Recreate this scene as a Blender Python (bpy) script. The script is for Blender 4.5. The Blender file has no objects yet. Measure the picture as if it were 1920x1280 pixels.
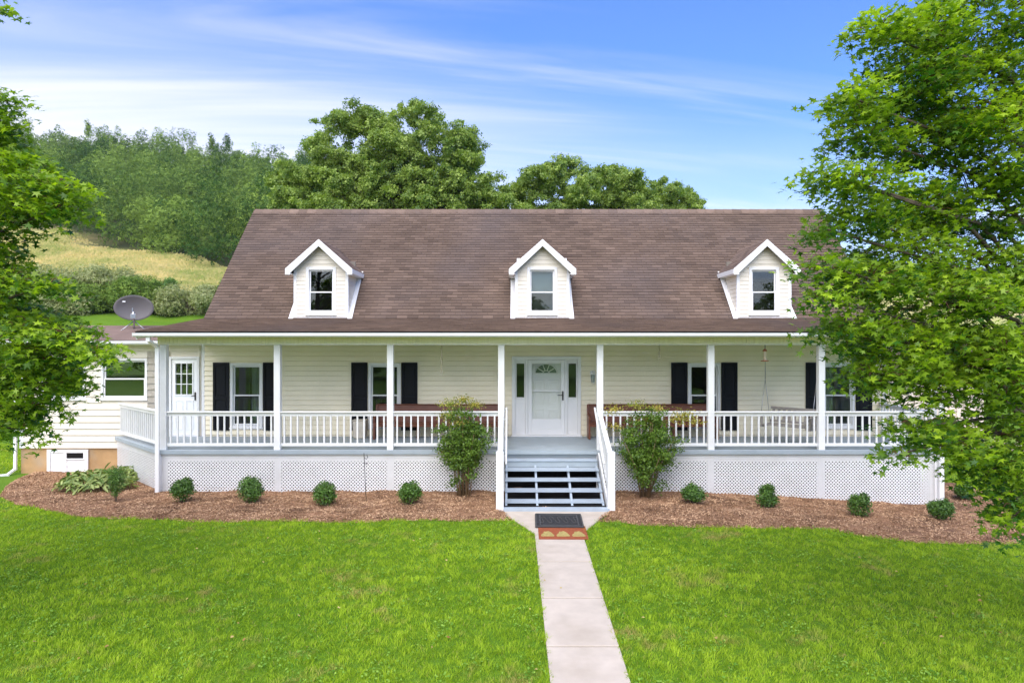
import bpy, math, random
import numpy as np
from mathutils import Vector
random.seed(7)
RNG = np.random.default_rng(7)
R = math.radians
PI = math.pi
sc = bpy.context.scene

# ------------------------------------------------------------------ camera, sky, sun, exposure
CAMZ = 3.6
F = 1280.0
cd = bpy.data.cameras.new('camera')
cam = bpy.data.objects.new('camera', cd)
sc.collection.objects.link(cam)
cam.location = (0, 0, CAMZ)
cam.rotation_euler = (R(90), 0, 0)
cd.lens = 24.0
cd.sensor_width = 36.0
cd.clip_end = 3000
sc.camera = cam

SUN_EL, SUN_AZ = R(52), R(-170)      # azimuth measured clockwise from +Y: behind the viewer's left
sun_dir = Vector((math.sin(SUN_AZ) * math.cos(SUN_EL), math.cos(SUN_AZ) * math.cos(SUN_EL), math.sin(SUN_EL)))
sl = bpy.data.lights.new('sun', 'SUN')
sl.energy = 1.5
sl.angle = R(75)
sl.color = (1.0, 0.90, 0.74)
so = bpy.data.objects.new('sun', sl)
sc.collection.objects.link(so)
so.rotation_euler = (-sun_dir).to_track_quat('-Z', 'Y').to_euler()

w = bpy.data.worlds.new('World')
sc.world = w
w.use_nodes = True
nt = w.node_tree
nt.nodes.clear()
def WN(t, **k):
    n = nt.nodes.new(t)
    for a, b in k.items(): setattr(n, a, b)
    return n
def wmath(op, a, b=None, c=None, clamp=False):
    n = WN('ShaderNodeMath', operation=op); n.use_clamp = clamp
    for i, v in enumerate((a, b, c)):
        if v is None: continue
        if isinstance(v, (int, float)): n.inputs[i].default_value = v
        else: nt.links.new(v, n.inputs[i])
    return n.outputs[0]
sky = WN('ShaderNodeTexSky', sky_type='NISHITA')
sky.sun_disc = False
sky.sun_elevation = SUN_EL
sky.sun_rotation = SUN_AZ
sky.air_density = 1.0
sky.dust_density = 1.0
sky.ozone_density = 2.5
tc = WN('ShaderNodeTexCoord')
sep = WN('ShaderNodeSeparateXYZ')
nt.links.new(tc.outputs['Generated'], sep.inputs[0])
zc = wmath('MAXIMUM', sep.outputs[2], 0.0)
zz = wmath('ADD', zc, 0.16)
u = wmath('DIVIDE', sep.outputs[0], zz)
v = wmath('DIVIDE', sep.outputs[1], zz)
cmb = WN('ShaderNodeCombineXYZ')
# streaks run mostly sideways and fall a little to the right
v2 = wmath('MULTIPLY_ADD', u, -0.16, v)
nt.links.new(wmath('MULTIPLY', u, 0.40), cmb.inputs[0])
nt.links.new(wmath('MULTIPLY', v2, 2.9), cmb.inputs[1])
cmb.inputs[2].default_value = 5.2
n1 = WN('ShaderNodeTexNoise'); n1.inputs['Scale'].default_value = 0.95; n1.inputs['Detail'].default_value = 12
n1.inputs['Roughness'].default_value = 0.56; n1.inputs['Distortion'].default_value = 0.7
nt.links.new(cmb.outputs[0], n1.inputs['Vector'])
cmb2 = WN('ShaderNodeCombineXYZ')
nt.links.new(wmath('MULTIPLY', u, 0.3), cmb2.inputs[0]); nt.links.new(wmath('MULTIPLY', v2, 0.7), cmb2.inputs[1])
cmb2.inputs[2].default_value = 1.3
n2 = WN('ShaderNodeTexNoise'); n2.inputs['Scale'].default_value = 0.8; n2.inputs['Detail'].default_value = 3
nt.links.new(cmb2.outputs[0], n2.inputs['Vector'])
# a pale veil low down and to the left, thinner wisps above it
veil = wmath('MULTIPLY', wmath('ADD', wmath('SUBTRACT', 0.40, wmath('MINIMUM', zc, 0.6)), wmath('ADD', wmath('MULTIPLY', sep.outputs[0], -0.26), wmath('MULTIPLY', wmath('SUBTRACT', n2.outputs[0], 0.5), 0.55))), 2.1, clamp=True)
msk = wmath('ADD', wmath('MULTIPLY_ADD', zc, -1.35, 0.46), wmath('ADD', wmath('MULTIPLY', sep.outputs[0], -0.42), wmath('MULTIPLY', wmath('SUBTRACT', n2.outputs[0], 0.5), 0.5)))
cl = WN('ShaderNodeMapRange', interpolation_type='SMOOTHSTEP')
cl.inputs['From Min'].default_value = 0.47; cl.inputs['From Max'].default_value = 0.84
nt.links.new(wmath('ADD', n1.outputs[0], wmath('MULTIPLY', msk, 0.5)), cl.inputs['Value'])
keep = wmath('MULTIPLY', wmath('SUBTRACT', 1.0, wmath('MULTIPLY', veil, 0.62)), wmath('SUBTRACT', 1.0, wmath('MULTIPLY', cl.outputs[0], 0.58)))
cf = wmath('SUBTRACT', 1.0, keep)
tint = WN('ShaderNodeMix', data_type='RGBA', blend_type='MULTIPLY')
tint.inputs[0].default_value = 1.0
nt.links.new(sky.outputs[0], tint.inputs[6])
tint.inputs[7].default_value = (0.22, 0.315, 0.51, 1)
mixc = WN('ShaderNodeMix', data_type='RGBA')
nt.links.new(cf, mixc.inputs[0])
nt.links.new(tint.outputs[2], mixc.inputs[6])
# thin cloud scatters more light near the sun
dt = WN('ShaderNodeVectorMath', operation='DOT_PRODUCT'); nt.links.new(tc.outputs['Generated'], dt.inputs[0]); dt.inputs[1].default_value = tuple(sun_dir)
ph = wmath('MULTIPLY_ADD', wmath('POWER', wmath('MAXIMUM', dt.outputs['Value'], 0.0), 2.0), 1.6, 1.0)
cc = WN('ShaderNodeVectorMath', operation='SCALE'); cc.inputs[0].default_value = (2.30, 2.20, 2.08); nt.links.new(ph, cc.inputs['Scale'])
nt.links.new(cc.outputs[0], mixc.inputs[7])
bg = WN('ShaderNodeBackground')
bg.inputs['Strength'].default_value = 0.15
nt.links.new(mixc.outputs[2], bg.inputs['Color'])
wo = WN('ShaderNodeOutputWorld')
nt.links.new(bg.outputs[0], wo.inputs[0])

sc.view_settings.view_transform = 'Standard'
sc.view_settings.look = 'None'
sc.view_settings.exposure = 2.0
sc.view_settings.gamma = 1.0
sc.view_settings.use_curve_mapping = False
sc.cycles.use_denoising = True
sc.cycles.max_bounces = 8
sc.cycles.transparent_max_bounces = 12
sc.cycles.diffuse_bounces = 5

# ------------------------------------------------------------------ helpers
def link(o):
    sc.collection.objects.link(o); return o
def tag(o, label=None, cat=None, group=None, kind=None):
    if label: o['label'] = label
    if cat: o['category'] = cat
    if group: o['group'] = group
    if kind: o['kind'] = kind
    return o
def empty(name, loc=(0, 0, 0), parent=None, rz=0.0):
    o = bpy.data.objects.new(name, None)
    o.location = loc; o.rotation_euler = (0, 0, rz); o.empty_display_size = 0.2
    if parent: o.parent = parent
    return link(o)
def meshobj(name, me, m=None, parent=None, loc=None):
    o = bpy.data.objects.new(name, me)
    if m and not me.materials: me.materials.append(m)
    if parent: o.parent = parent
    if loc is not None: o.location = loc
    return link(o)

class MB:
    def __init__(s): s.v = []; s.f = []; s.sm = []
    def add(s, vs, fs, smooth=False):
        b = len(s.v); s.v += [tuple(p) for p in vs]
        s.f += [tuple(b + i for i in f) for f in fs]; s.sm += [smooth] * len(fs); return s
    def box(s, x0, x1, y0, y1, z0, z1):
        if x0 > x1: x0, x1 = x1, x0
        if y0 > y1: y0, y1 = y1, y0
        if z0 > z1: z0, z1 = z1, z0
        return s.add([(x0,y0,z0),(x1,y0,z0),(x1,y1,z0),(x0,y1,z0),(x0,y0,z1),(x1,y0,z1),(x1,y1,z1),(x0,y1,z1)],
              [(0,3,2,1),(4,5,6,7),(0,1,5,4),(1,2,6,5),(2,3,7,6),(3,0,4,7)])
    def hexa(s, a, b):       # two quads (same winding), joined
        return s.add(list(a) + list(b), [(3,2,1,0),(4,5,6,7),(0,1,5,4),(1,2,6,5),(2,3,7,6),(3,0,4,7)])
    def prism(s, poly, axis, a, b):   # polygon in the other two axes, extruded from a to b
        def P(q, t):
            if axis == 0: return (t, q[0], q[1])
            if axis == 1: return (q[0], t, q[1])
            return (q[0], q[1], t)
        n = len(poly)
        vs = [P(q, a) for q in poly] + [P(q, b) for q in poly]
        return s.add(vs, [tuple(range(n))[::-1], tuple(range(n, 2*n))] + [(i, (i+1) % n, n+(i+1) % n, n+i) for i in range(n)])
    def bar(s, p, q, w_, h_, up=(0,0,1)):
        p, q = Vector(p), Vector(q); d = (q - p).normalized(); up = Vector(up)
        if abs(d.dot(up)) > .98: up = Vector((0,1,0))
        sx = d.cross(up).normalized() * w_/2; sz = sx.cross(d).normalized() * h_/2
        return s.hexa([p-sx-sz, p+sx-sz, p+sx+sz, p-sx+sz], [q-sx-sz, q+sx-sz, q+sx+sz, q-sx+sz])
    def tube(s, pts, radii, n=8, caps=True):
        pts = [Vector(p) for p in pts]
        if isinstance(radii, (int, float)): radii = [radii]*len(pts)
        b = len(s.v); prev = None
        for i, p in enumerate(pts):
            d = (pts[min(i+1, len(pts)-1)] - pts[max(i-1, 0)]).normalized()
            if prev is None:
                a = Vector((0,0,1)) if abs(d.z) < .9 else Vector((1,0,0)); x = d.cross(a).normalized()
            else: x = (prev - d*prev.dot(d)).normalized()
            prev = x; y = d.cross(x)
            for k in range(n):
                t = 2*PI*k/n; s.v.append(tuple(p + (x*math.cos(t) + y*math.sin(t))*radii[i]))
        for i in range(len(pts)-1):
            for k in range(n):
                s.f.append((b+i*n+k, b+i*n+(k+1) % n, b+(i+1)*n+(k+1) % n, b+(i+1)*n+k)); s.sm.append(True)
        if caps:
            s.f.append(tuple(b+k for k in range(n))[::-1]); s.sm.append(False)
            s.f.append(tuple(b+(len(pts)-1)*n+k for k in range(n))); s.sm.append(False)
        return s
    def lathe(s, prof, c=(0,0,0), n=16):
        b = len(s.v)
        for r_, z_ in prof:
            for k in range(n):
                t = 2*PI*k/n; s.v.append((c[0]+r_*math.cos(t), c[1]+r_*math.sin(t), c[2]+z_))
        for i in range(len(prof)-1):
            for k in range(n):
                s.f.append((b+i*n+k, b+i*n+(k+1) % n, b+(i+1)*n+(k+1) % n, b+(i+1)*n+k)); s.sm.append(True)
        return s
    def mesh(s, name, var=None):
        me = bpy.data.meshes.new(name); me.from_pydata(s.v, [], s.f); me.update()
        me.polygons.foreach_set('use_smooth', s.sm)
        if var is not None:
            a = me.attributes.new('var', 'FLOAT', 'POINT')
            a.data.foreach_set('value', [var]*len(s.v) if isinstance(var, (int, float)) else list(var))
        return me
    def build(s, name, m, parent=None, loc=None, bevel=0.0, var=None):
        o = meshobj(name, s.mesh(name, var), m, parent, loc)
        if bevel:
            bv = o.modifiers.new('bevel', 'BEVEL'); bv.width = bevel; bv.segments = 1; bv.limit_method = 'ANGLE'
        return o

def np_mesh(name, V, Fc, attrs=None):
    me = bpy.data.meshes.new(name)
    k = Fc.shape[1]; nf = len(Fc)
    me.vertices.add(len(V)); me.vertices.foreach_set('co', V.astype(np.float32).ravel())
    me.loops.add(nf*k); me.polygons.add(nf)
    me.polygons.foreach_set('loop_start', np.arange(0, nf*k, k, dtype=np.int32))
    me.loops.foreach_set('vertex_index', Fc.astype(np.int32).ravel())
    me.update(calc_edges=True)
    for n_, a in (attrs or {}).items():
        at = me.attributes.new(n_, 'FLOAT', 'POINT'); at.data.foreach_set('value', a.astype(np.float32))
    return me

def rotmats(nrm, rng, spin=None):
    """matrices whose third column is the given normals, spun at random about it"""
    n = nrm/np.linalg.norm(nrm, axis=1, keepdims=True)
    a = np.where(np.abs(n[:, 2:3]) < .9, np.array([[0, 0, 1.]]), np.array([[1., 0, 0]]))
    x = np.cross(a, n); x /= np.linalg.norm(x, axis=1, keepdims=True)
    y = np.cross(n, x)
    t = rng.uniform(0, 2*PI, len(n)) if spin is None else spin
    c, s_ = np.cos(t)[:, None], np.sin(t)[:, None]
    X = x*c + y*s_; Y = -x*s_ + y*c
    return np.stack([X, Y, n], axis=2)
def scatter(tv, tf, P, M, S, var):
    n, k = len(P), len(tv)
    V = P[:, None, :] + np.einsum('nij,kj->nki', M, tv)*S[:, None, None]
    Fc = (tf[None] + (np.arange(n)*k)[:, None, None]).reshape(-1, tf.shape[1])
    return V.reshape(-1, 3), Fc, np.repeat(var, k)

def fnoise(x, y, scale, seed, octs=4):
    r = np.random.default_rng(seed); out = 0; amp = 1; tot = 0; f = 1/scale
    for o in range(octs):
        for _ in range(4):
            a = r.uniform(0, 2*PI); ph = r.uniform(0, 2*PI); ff = f*r.uniform(.7, 1.4)
            out = out + amp*np.sin((x*math.cos(a) + y*math.sin(a))*ff*2*PI + ph + 1.3*np.sin((y*math.cos(a) - x*math.sin(a))*ff*4 + ph))
        tot += amp*2; amp *= .55; f *= 2.1
    return out/tot

# ------------------------------------------------------------------ materials
def mat(name, col, rough=.6, spec=.5, var=0.0, vscale=4.0, bump=0.0, bscale=30.0, metal=0.0, stretch=(1,1,1), dirt=None, dscale=1.0, attr=None, coords='Object'):
    m = bpy.data.materials.new(name); m.use_nodes = True
    t = m.node_tree; N = t.nodes; L = t.links
    p = N['Principled BSDF']
    p.inputs['Roughness'].default_value = rough; p.inputs['Metallic'].default_value = metal
    p.inputs['Specular IOR Level'].default_value = spec
    c = (*col, 1)
    p.inputs['Base Color'].default_value = c
    tcn = N.new('ShaderNodeTexCoord'); mp = N.new('ShaderNodeMapping'); mp.inputs['Scale'].default_value = stretch
    geo = N.new('ShaderNodeNewGeometry')
    L.new(geo.outputs['Position'] if coords == 'World' else tcn.outputs['Object'], mp.inputs[0])
    cur = None
    if var > 0:
        n = N.new('ShaderNodeTexNoise'); n.inputs['Scale'].default_value = vscale; n.inputs['Detail'].default_value = 6
        L.new(mp.outputs[0], n.inputs['Vector'])
        mr = N.new('ShaderNodeMapRange'); mr.inputs['From Min'].default_value = .3; mr.inputs['From Max'].default_value = .7
        mr.inputs['To Min'].default_value = 1-var; mr.inputs['To Max'].default_value = 1+var
        L.new(n.outputs[0], mr.inputs[0])
        mx = N.new('ShaderNodeVectorMath'); mx.operation = 'SCALE'; mx.inputs[0].default_value = col
        L.new(mr.outputs[0], mx.inputs['Scale']); cur = mx.outputs[0]
    if attr is not None:       # attr = (low colour factor, high colour factor) driven by the mesh's own variation value
        a = N.new('ShaderNodeAttribute'); a.attribute_name = 'var'
        mr = N.new('ShaderNodeMapRange'); mr.inputs['To Min'].default_value = attr[0]; mr.inputs['To Max'].default_value = attr[1]
        L.new(a.outputs['Fac'], mr.inputs[0])
        mx = N.new('ShaderNodeVectorMath'); mx.operation = 'SCALE'
        if cur: L.new(cur, mx.inputs[0])
        else: mx.inputs[0].default_value = col
        L.new(mr.outputs[0], mx.inputs['Scale']); cur = mx.outputs[0]
    if dirt is not None:
        n = N.new('ShaderNodeTexNoise'); n.inputs['Scale'].default_value = dscale; n.inputs['Detail'].default_value = 5
        L.new(mp.outputs[0], n.inputs['Vector'])
        mr = N.new('ShaderNodeMapRange'); mr.inputs['From Min'].default_value = .48; mr.inputs['From Max'].default_value = .72
        mr.inputs['To Max'].default_value = dirt[3]
        L.new(n.outputs[0], mr.inputs[0])
        mx = N.new('ShaderNodeMix'); mx.data_type = 'RGBA'; L.new(mr.outputs[0], mx.inputs[0])
        if cur: L.new(cur, mx.inputs[6])
        else: mx.inputs[6].default_value = c
        mx.inputs[7].default_value = (*dirt[:3], 1); cur = mx.outputs[2]
    if cur: L.new(cur, p.inputs['Base Color'])
    if bump > 0:
        n = N.new('ShaderNodeTexNoise'); n.inputs['Scale'].default_value = bscale; n.inputs['Detail'].default_value = 4
        L.new(mp.outputs[0], n.inputs['Vector'])
        b = N.new('ShaderNodeBump'); b.inputs['Strength'].default_value = bump; b.inputs['Distance'].default_value = .01
        L.new(n.outputs[0], b.inputs['Height']); L.new(b.outputs[0], p.inputs['Normal'])
    return m

def leafmat(name, dark, light, trans=.35, tcol=None, rough=.5, spec=.35):
    m = bpy.data.materials.new(name); m.use_nodes = True
    t = m.node_tree; N = t.nodes; L = t.links
    p = N['Principled BSDF']; p.inputs['Roughness'].default_value = rough; p.inputs['Specular IOR Level'].default_value = spec
    a = N.new('ShaderNodeAttribute'); a.attribute_name = 'var'
    mx = N.new('ShaderNodeMix'); mx.data_type = 'RGBA'
    mx.inputs[6].default_value = (*dark, 1); mx.inputs[7].default_value = (*light, 1)
    L.new(a.outputs['Fac'], mx.inputs[0]); L.new(mx.outputs[2], p.inputs['Base Color'])
    tr = N.new('ShaderNodeBsdfTranslucent')
    sc_ = N.new('ShaderNodeMix'); sc_.data_type = 'RGBA'; sc_.blend_type = 'MULTIPLY'; sc_.inputs[0].default_value = 1
    L.new(mx.outputs[2], sc_.inputs[6]); sc_.inputs[7].default_value = (*(tcol or (1.6, 1.7, .8)), 1)
    L.new(sc_.outputs[2], tr.inputs[0])
    ms = N.new('ShaderNodeMixShader'); ms.inputs[0].default_value = trans
    L.new(p.outputs[0], ms.inputs[1]); L.new(tr.outputs[0], ms.inputs[2])
    L.new(ms.outputs[0], N['Material Output'].inputs[0])
    return m

M = {}
M['siding'] = mat('cream_vinyl', (.90, .815, .61), .45, .4, var=.035, vscale=1.3, coords='World', dirt=(.55, .55, .42, .25), dscale=.8)
M['wingsiding'] = mat('pale_vinyl', (.75, .69, .575), .45, .4, var=.03, vscale=1.3, coords='World')
M['white'] = mat('white_paint', (.80, .80, .79), .42, .4, var=.03, vscale=3, coords='World', dirt=(.62, .62, .58, .35), dscale=2.5)
M['trim'] = mat('white_vinyl', (.80, .80, .79), .38, .45, var=.02, vscale=3, coords='World')
M['frieze'] = mat('cream_frieze', (.88, .84, .64), .5, .3, var=.05, vscale=2, coords='World', stretch=(14, 1, 1))
M['shutter'] = mat('black_shutter', (.006, .007, .010), .55, .2)
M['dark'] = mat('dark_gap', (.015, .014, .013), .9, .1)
M['black_metal'] = mat('black_metal', (.012, .012, .012), .4, .5)
M['deck'] = mat('blue_grey_deck_paint', (.33, .385, .42), .5, .35, var=.08, vscale=3, coords='World', dirt=(.36, .40, .42, .5), dscale=2.2, bump=.2, bscale=40)
M['tread'] = mat('light_blue_grey_paint', (.35, .41, .47), .5, .35, var=.08, vscale=4, coords='World', dirt=(.30, .33, .35, .5), dscale=3, bump=.2, bscale=50)
M['underlay'] = mat('roof_underlay', (.05, .035, .03), .9, .1)
M['found'] = mat('ochre_block', (.46, .29, .14), .9, .1, var=.18, vscale=2.5, coords='World', bump=.6, bscale=40, dirt=(.40, .33, .24, .8), dscale=1.5)
M['concrete'] = mat('pale_concrete', (.50, .435, .36), .85, .15, var=.07, vscale=5, coords='World', bump=.35, bscale=90, dirt=(.38, .32, .25, .6), dscale=1.3)
M['wood'] = mat('red_brown_wood', (.16, .055, .03), .4, .4, var=.25, vscale=4, stretch=(1, 8, 8))
M['greywood'] = mat('weathered_wood', (.34, .31, .28), .75, .2, var=.15, vscale=6, stretch=(1, 10, 10))
M['steel'] = mat('galvanized_steel', (.45, .45, .46), .35, .5, metal=.9)
M['dish'] = mat('grey_dish_paint', (.13, .12, .12), .6, .25, var=.05, vscale=3)
M['copper'] = mat('copper', (.42, .16, .07), .35, .5, metal=.8)
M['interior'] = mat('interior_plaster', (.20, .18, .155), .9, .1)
M['floorwood'] = mat('interior_floor', (.15, .09, .05), .5, .3)
M['curtain'] = mat('pale_curtain', (.62, .60, .55), .9, .1, var=.15, vscale=9, stretch=(4, 1, .1))
M['reflection_sheet'] = mat('white_reflection_sheet', (.75, .76, .77), .8, .2, var=.06, vscale=2)
M['bark'] = mat('brown_bark', (.11, .085, .065), .9, .1, var=.3, vscale=8, bump=.8, bscale=14)
M['twig'] = mat('reddish_twig', (.13, .06, .035), .8, .2)
M['cane'] = mat('tan_cane', (.22, .15, .08), .8, .2, var=.2, vscale=10)
M['matblack'] = mat('black_rubber', (.035, .035, .037), .8, .2, bump=.7, bscale=120, var=.15, vscale=30)
M['matorange'] = mat('rust_orange_mat', (.29, .085, .04), .9, .1, bump=.7, bscale=150, var=.15, vscale=20)
M['matolive'] = mat('olive_mat_motif', (.38, .30, .11), .9, .1, bump=.7, bscale=150, var=.2, vscale=30)
M['chime'] = mat('cream_cord', (.62, .55, .40), .7, .2)
M['hopper'] = mat('clear_seed_tube', (.62, .52, .38), .2, .5)
M['shed'] = mat('pink_beige_boards', (.66, .58, .50), .8, .2, var=.06, vscale=1, coords='World')
M['gravel'] = mat('tan_gravel', (.50, .40, .27), .95, .1, var=.3, vscale=6, coords='World', bump=.8, bscale=30)
M['basket'] = mat('cream_canvas', (.58, .53, .44), .9, .1, var=.1, vscale=12)

def glassmat(name, col=(.80, .86, .85), ior=1.62):
    m = bpy.data.materials.new(name); m.use_nodes = True
    t = m.node_tree; N = t.nodes; L = t.links
    for n in list(N):
        if n.type != 'OUTPUT_MATERIAL': N.remove(n)
    tr = N.new('ShaderNodeBsdfTransparent'); tr.inputs[0].default_value = (*col, 1)
    gl = N.new('ShaderNodeBsdfGlossy'); gl.inputs['Roughness'].default_value = .015; gl.inputs['Color'].default_value = (.95, .97, 1, 1)
    fr = N.new('ShaderNodeFresnel'); fr.inputs['IOR'].default_value = ior
    ms = N.new('ShaderNodeMixShader'); L.new(fr.outputs[0], ms.inputs[0]); L.new(tr.outputs[0], ms.inputs[1]); L.new(gl.outputs[0], ms.inputs[2])
    no = N.new('ShaderNodeTexNoise'); no.inputs['Scale'].default_value = .8
    bp = N.new('ShaderNodeBump'); bp.inputs['Strength'].default_value = .05; bp.inputs['Distance'].default_value = .01
    g = N.new('ShaderNodeNewGeometry'); L.new(g.outputs['Position'], no.inputs['Vector'])
    L.new(no.outputs[0], bp.inputs['Height']); L.new(bp.outputs[0], gl.inputs['Normal'])
    L.new(ms.outputs[0], N['Material Output'].inputs[0])
    return m
M['glass'] = glassmat('window_glass', (.70, .76, .75))
M['wingglass'] = glassmat('reflective_glass', (.6, .65, .62), 3.4)
M['clearglass'] = glassmat('clear_storm_glass', (.99, .99, .99))

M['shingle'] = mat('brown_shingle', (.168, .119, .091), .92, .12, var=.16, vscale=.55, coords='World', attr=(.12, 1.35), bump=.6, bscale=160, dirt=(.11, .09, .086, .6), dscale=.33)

# ------------------------------------------------------------------ ground shape
def h(x, y):
    x = np.asarray(x, float); y = np.asarray(y, float)
    z = -.038*np.clip(14.3 - y, 0, 60)
    z = z - .055*np.clip(x - 4.0, 0, 10)
    base = np.interp(y, [30, 50, 95, 125, 230, 420, 900], [0, 6.3, 16, 24, 64, 86, 95])
    g = np.interp(x, [-220, -150, -90, -75, -40, 0, 60, 150, 300], [1.03, 1.0, .91, .87, .81, .70, .56, .45, .40])
    return z + base*g
def gp(px, py):
    """the place on the ground seen at photo pixel px, py"""
    dx, dz = (px-960)/F, -(py-640)/F
    y = 3.0
    while y < 400:
        if CAMZ + dz*y < float(h(dx*y, y)): break
        y += .01
    return dx*y, y, float(h(dx*y, y))
def at(px, py, y):
    return ((px-960)/F*y, y, CAMZ-(py-640)/F*y)

YF = np.array([(-13.2, 19.0), (-12.95, 18.0), (-12.6, 17.0), (-12.0, 16.0), (-11, 15.1), (-9.8, 14.45), (-8.8, 14.05), (-7.8, 13.9), (-5.8, 13.74), (-3, 13.74),
               (-.4, 13.85), (.43, 13.85), (1.3, 13.8), (2.2, 13.75), (2.6, 13.5), (3.6, 13.3), (5.0, 13.55), (6.1, 13.6), (6.9, 13.35), (7.6, 13.15), (8.6, 13.1),
               (9.9, 13.4), (10.6, 13.95), (11.3, 14.8), (12, 16.2), (12.6, 17.6), (12.9, 19.3)])
def bed_front(x): return np.interp(x, YF[:, 0], YF[:, 1]) + .05*np.sin(x*2.3) + .02*np.sin(x*7.1)
def in_bed(x, y): return (x > -13.1) & (x < 12.85) & (y > bed_front(x)) & (y < 19.4)
WX0, WX1 = .43, 1.335
def in_walk(x, y, m=0.0):
    fl = np.clip((y - 12.95)/(14.4-12.95), 0, 1)
    return (x > WX0 - m - fl*.68) & (x < WX1 + m + fl*.72) & (y < 14.5)

# terrain sheet
xs = np.unique(np.concatenate([np.linspace(-600, -60, 40), np.linspace(-60, -16, 30), np.linspace(-16, 16, 65), np.linspace(16, 60, 30), np.linspace(60, 600, 40), [4.0, 14.0]]))
ys = np.unique(np.concatenate([np.linspace(-300, 0, 30), np.linspace(0, 30, 61), np.linspace(30, 130, 80), np.linspace(130, 260, 50), np.linspace(260, 1200, 30), [14.3, 50, 95, 125, 230]]))
XX, YY = np.meshgrid(xs, ys)
ZZ = h(XX, YY)
far = np.clip((YY-34)/30, 0, 1)
ZZ = ZZ + far*fnoise(XX, YY, 40, 3)*.9
def edge_y(x): return np.interp(x, [-140, -87, -60, -41, -10, 60, 200], [150, 127, 108, 95, 96, 120, 160])
field = np.clip((YY - 58)/3, 0, 1)
wood = np.clip((YY - edge_y(XX) - 4)/4, 0, 1)
nx, ny = len(xs), len(ys)
idx = np.arange(nx*ny).reshape(ny, nx)
Fq = np.stack([idx[:-1, :-1], idx[:-1, 1:], idx[1:, 1:], idx[1:, :-1]], -1).reshape(-1, 4)
gm = np_mesh('ground', np.stack([XX, YY, ZZ], -1).reshape(-1, 3), Fq, {'field': field.ravel(), 'wood': wood.ravel()})
gmat = bpy.data.materials.new('ground_lawn'); gmat.use_nodes = True
t = gmat.node_tree; N = t.nodes; L = t.links; p = N['Principled BSDF']; p.inputs['Roughness'].default_value = .95; p.inputs['Specular IOR Level'].default_value = .1
geo = N.new('ShaderNodeNewGeometry')
def gnoise(s, d=5, st=(1, 1, 1)):
    mp = N.new('ShaderNodeMapping'); mp.inputs['Scale'].default_value = st; L.new(geo.outputs['Position'], mp.inputs[0])
    n = N.new('ShaderNodeTexNoise'); n.inputs['Scale'].default_value = s; n.inputs['Detail'].default_value = d; L.new(mp.outputs[0], n.inputs['Vector']); return n.outputs[0]
def gmix(f, a, b):
    m = N.new('ShaderNodeMix'); m.data_type = 'RGBA'
    if isinstance(f, float): m.inputs[0].default_value = f
    else: L.new(f, m.inputs[0])
    for i, c in ((6, a), (7, b)):
        if isinstance(c, tuple): m.inputs[i].default_value = (*c, 1)
        else: L.new(c, m.inputs[i])
    return m.outputs[2]
def gramp(f, a, b):
    m = N.new('ShaderNodeMapRange'); m.inputs['From Min'].default_value = a; m.inputs['From Max'].default_value = b; L.new(f, m.inputs[0]); return m.outputs[0]
lawn = gmix(gramp(gnoise(.5), .35, .7), (.11, .21, .012), (.165, .26, .02))
lawn = gmix(gramp(gnoise(60, 2), .3, .7), lawn, (.06, .14, .012))
fld = gmix(gramp(gnoise(.12, 8), .35, .65), (.52, .42, .19), (.38, .40, .13))
fld = gmix(gramp(gnoise(1.2, 6, (1, .3, 1)), .45, .8), fld, (.26, .26, .08))
af = N.new('ShaderNodeAttribute'); af.attribute_name = 'field'
aw = N.new('ShaderNodeAttribute'); aw.attribute_name = 'wood'
c1 = gmix(af.outputs['Fac'], lawn, fld)
c2 = gmix(aw.outputs['Fac'], c1, (.04, .05, .02))
L.new(c2, p.inputs['Base Color'])
bp = N.new('ShaderNodeBump'); bp.inputs['Strength'].default_value = .8; bp.inputs['Distance'].default_value = .03
L.new(gnoise(25, 6), bp.inputs['Height']); L.new(bp.outputs[0], p.inputs['Normal'])
ground = tag(meshobj('ground', gm, gmat), kind='structure')
ground.data.polygons.foreach_set('use_smooth', [True]*len(gm.polygons))

# tan gravel drive beyond the right end of the porch
mb = MB()
for i in range(12):
    x0, x1 = 17 + i*2.0, 19 + i*2.0
    def q(x, y): return (x, y, float(h(x, y)) + .02)
    mb.add([q(x0, 25.5+.3*math.sin(i)), q(x1, 25.5+.3*math.sin(i+1)), q(x1, 29.4), q(x0, 29.4)], [(0, 1, 2, 3)])
tag(mb.build('gravel_drive', M['gravel']), kind='structure')

# mulch bed: its own mounded sheet
bx = np.unique(np.concatenate([np.linspace(-13.05, 12.8, 220)]))
bt = np.linspace(0, 1, 26)
BX, BT = np.meshgrid(bx, bt)
BY = bed_front(BX)*(1-BT) + 19.35*BT
rise = np.clip((BY - bed_front(BX))/.18, 0, 1)*np.clip((BX+13.05)/.2, 0, 1)*np.clip((12.8-BX)/.2, 0, 1)
def bedz(x, y):
    r_ = np.clip((y - bed_front(x))/.18, 0, 1)
    return h(x, y) + .006 + r_*(.045 + .025*fnoise(x, y, 1.4, 11) + .012*fnoise(x, y, .35, 12))
BZ = h(BX, BY) + .006 + rise*(.045 + .025*fnoise(BX, BY, 1.4, 11) + .012*fnoise(BX, BY, .35, 12))
inw = in_walk(BX, BY, 0) & (BY < 14.5)
BZ = np.where(inw, h(BX, BY) - .05, BZ)
ix = np.arange(BX.size).reshape(BX.shape)
Fq = np.stack([ix[:-1, :-1], ix[:-1, 1:], ix[1:, 1:], ix[1:, :-1]], -1).reshape(-1, 4)
bm_ = np_mesh('mulch_bed', np.stack([BX, BY, BZ], -1).reshape(-1, 3), Fq)
M['soil'] = mat('mulch_soil', (.25, .14, .08), .95, .1, var=.35, vscale=5, coords='World', bump=1, bscale=60, dirt=(.075, .040, .026, .8), dscale=1.2)
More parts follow.
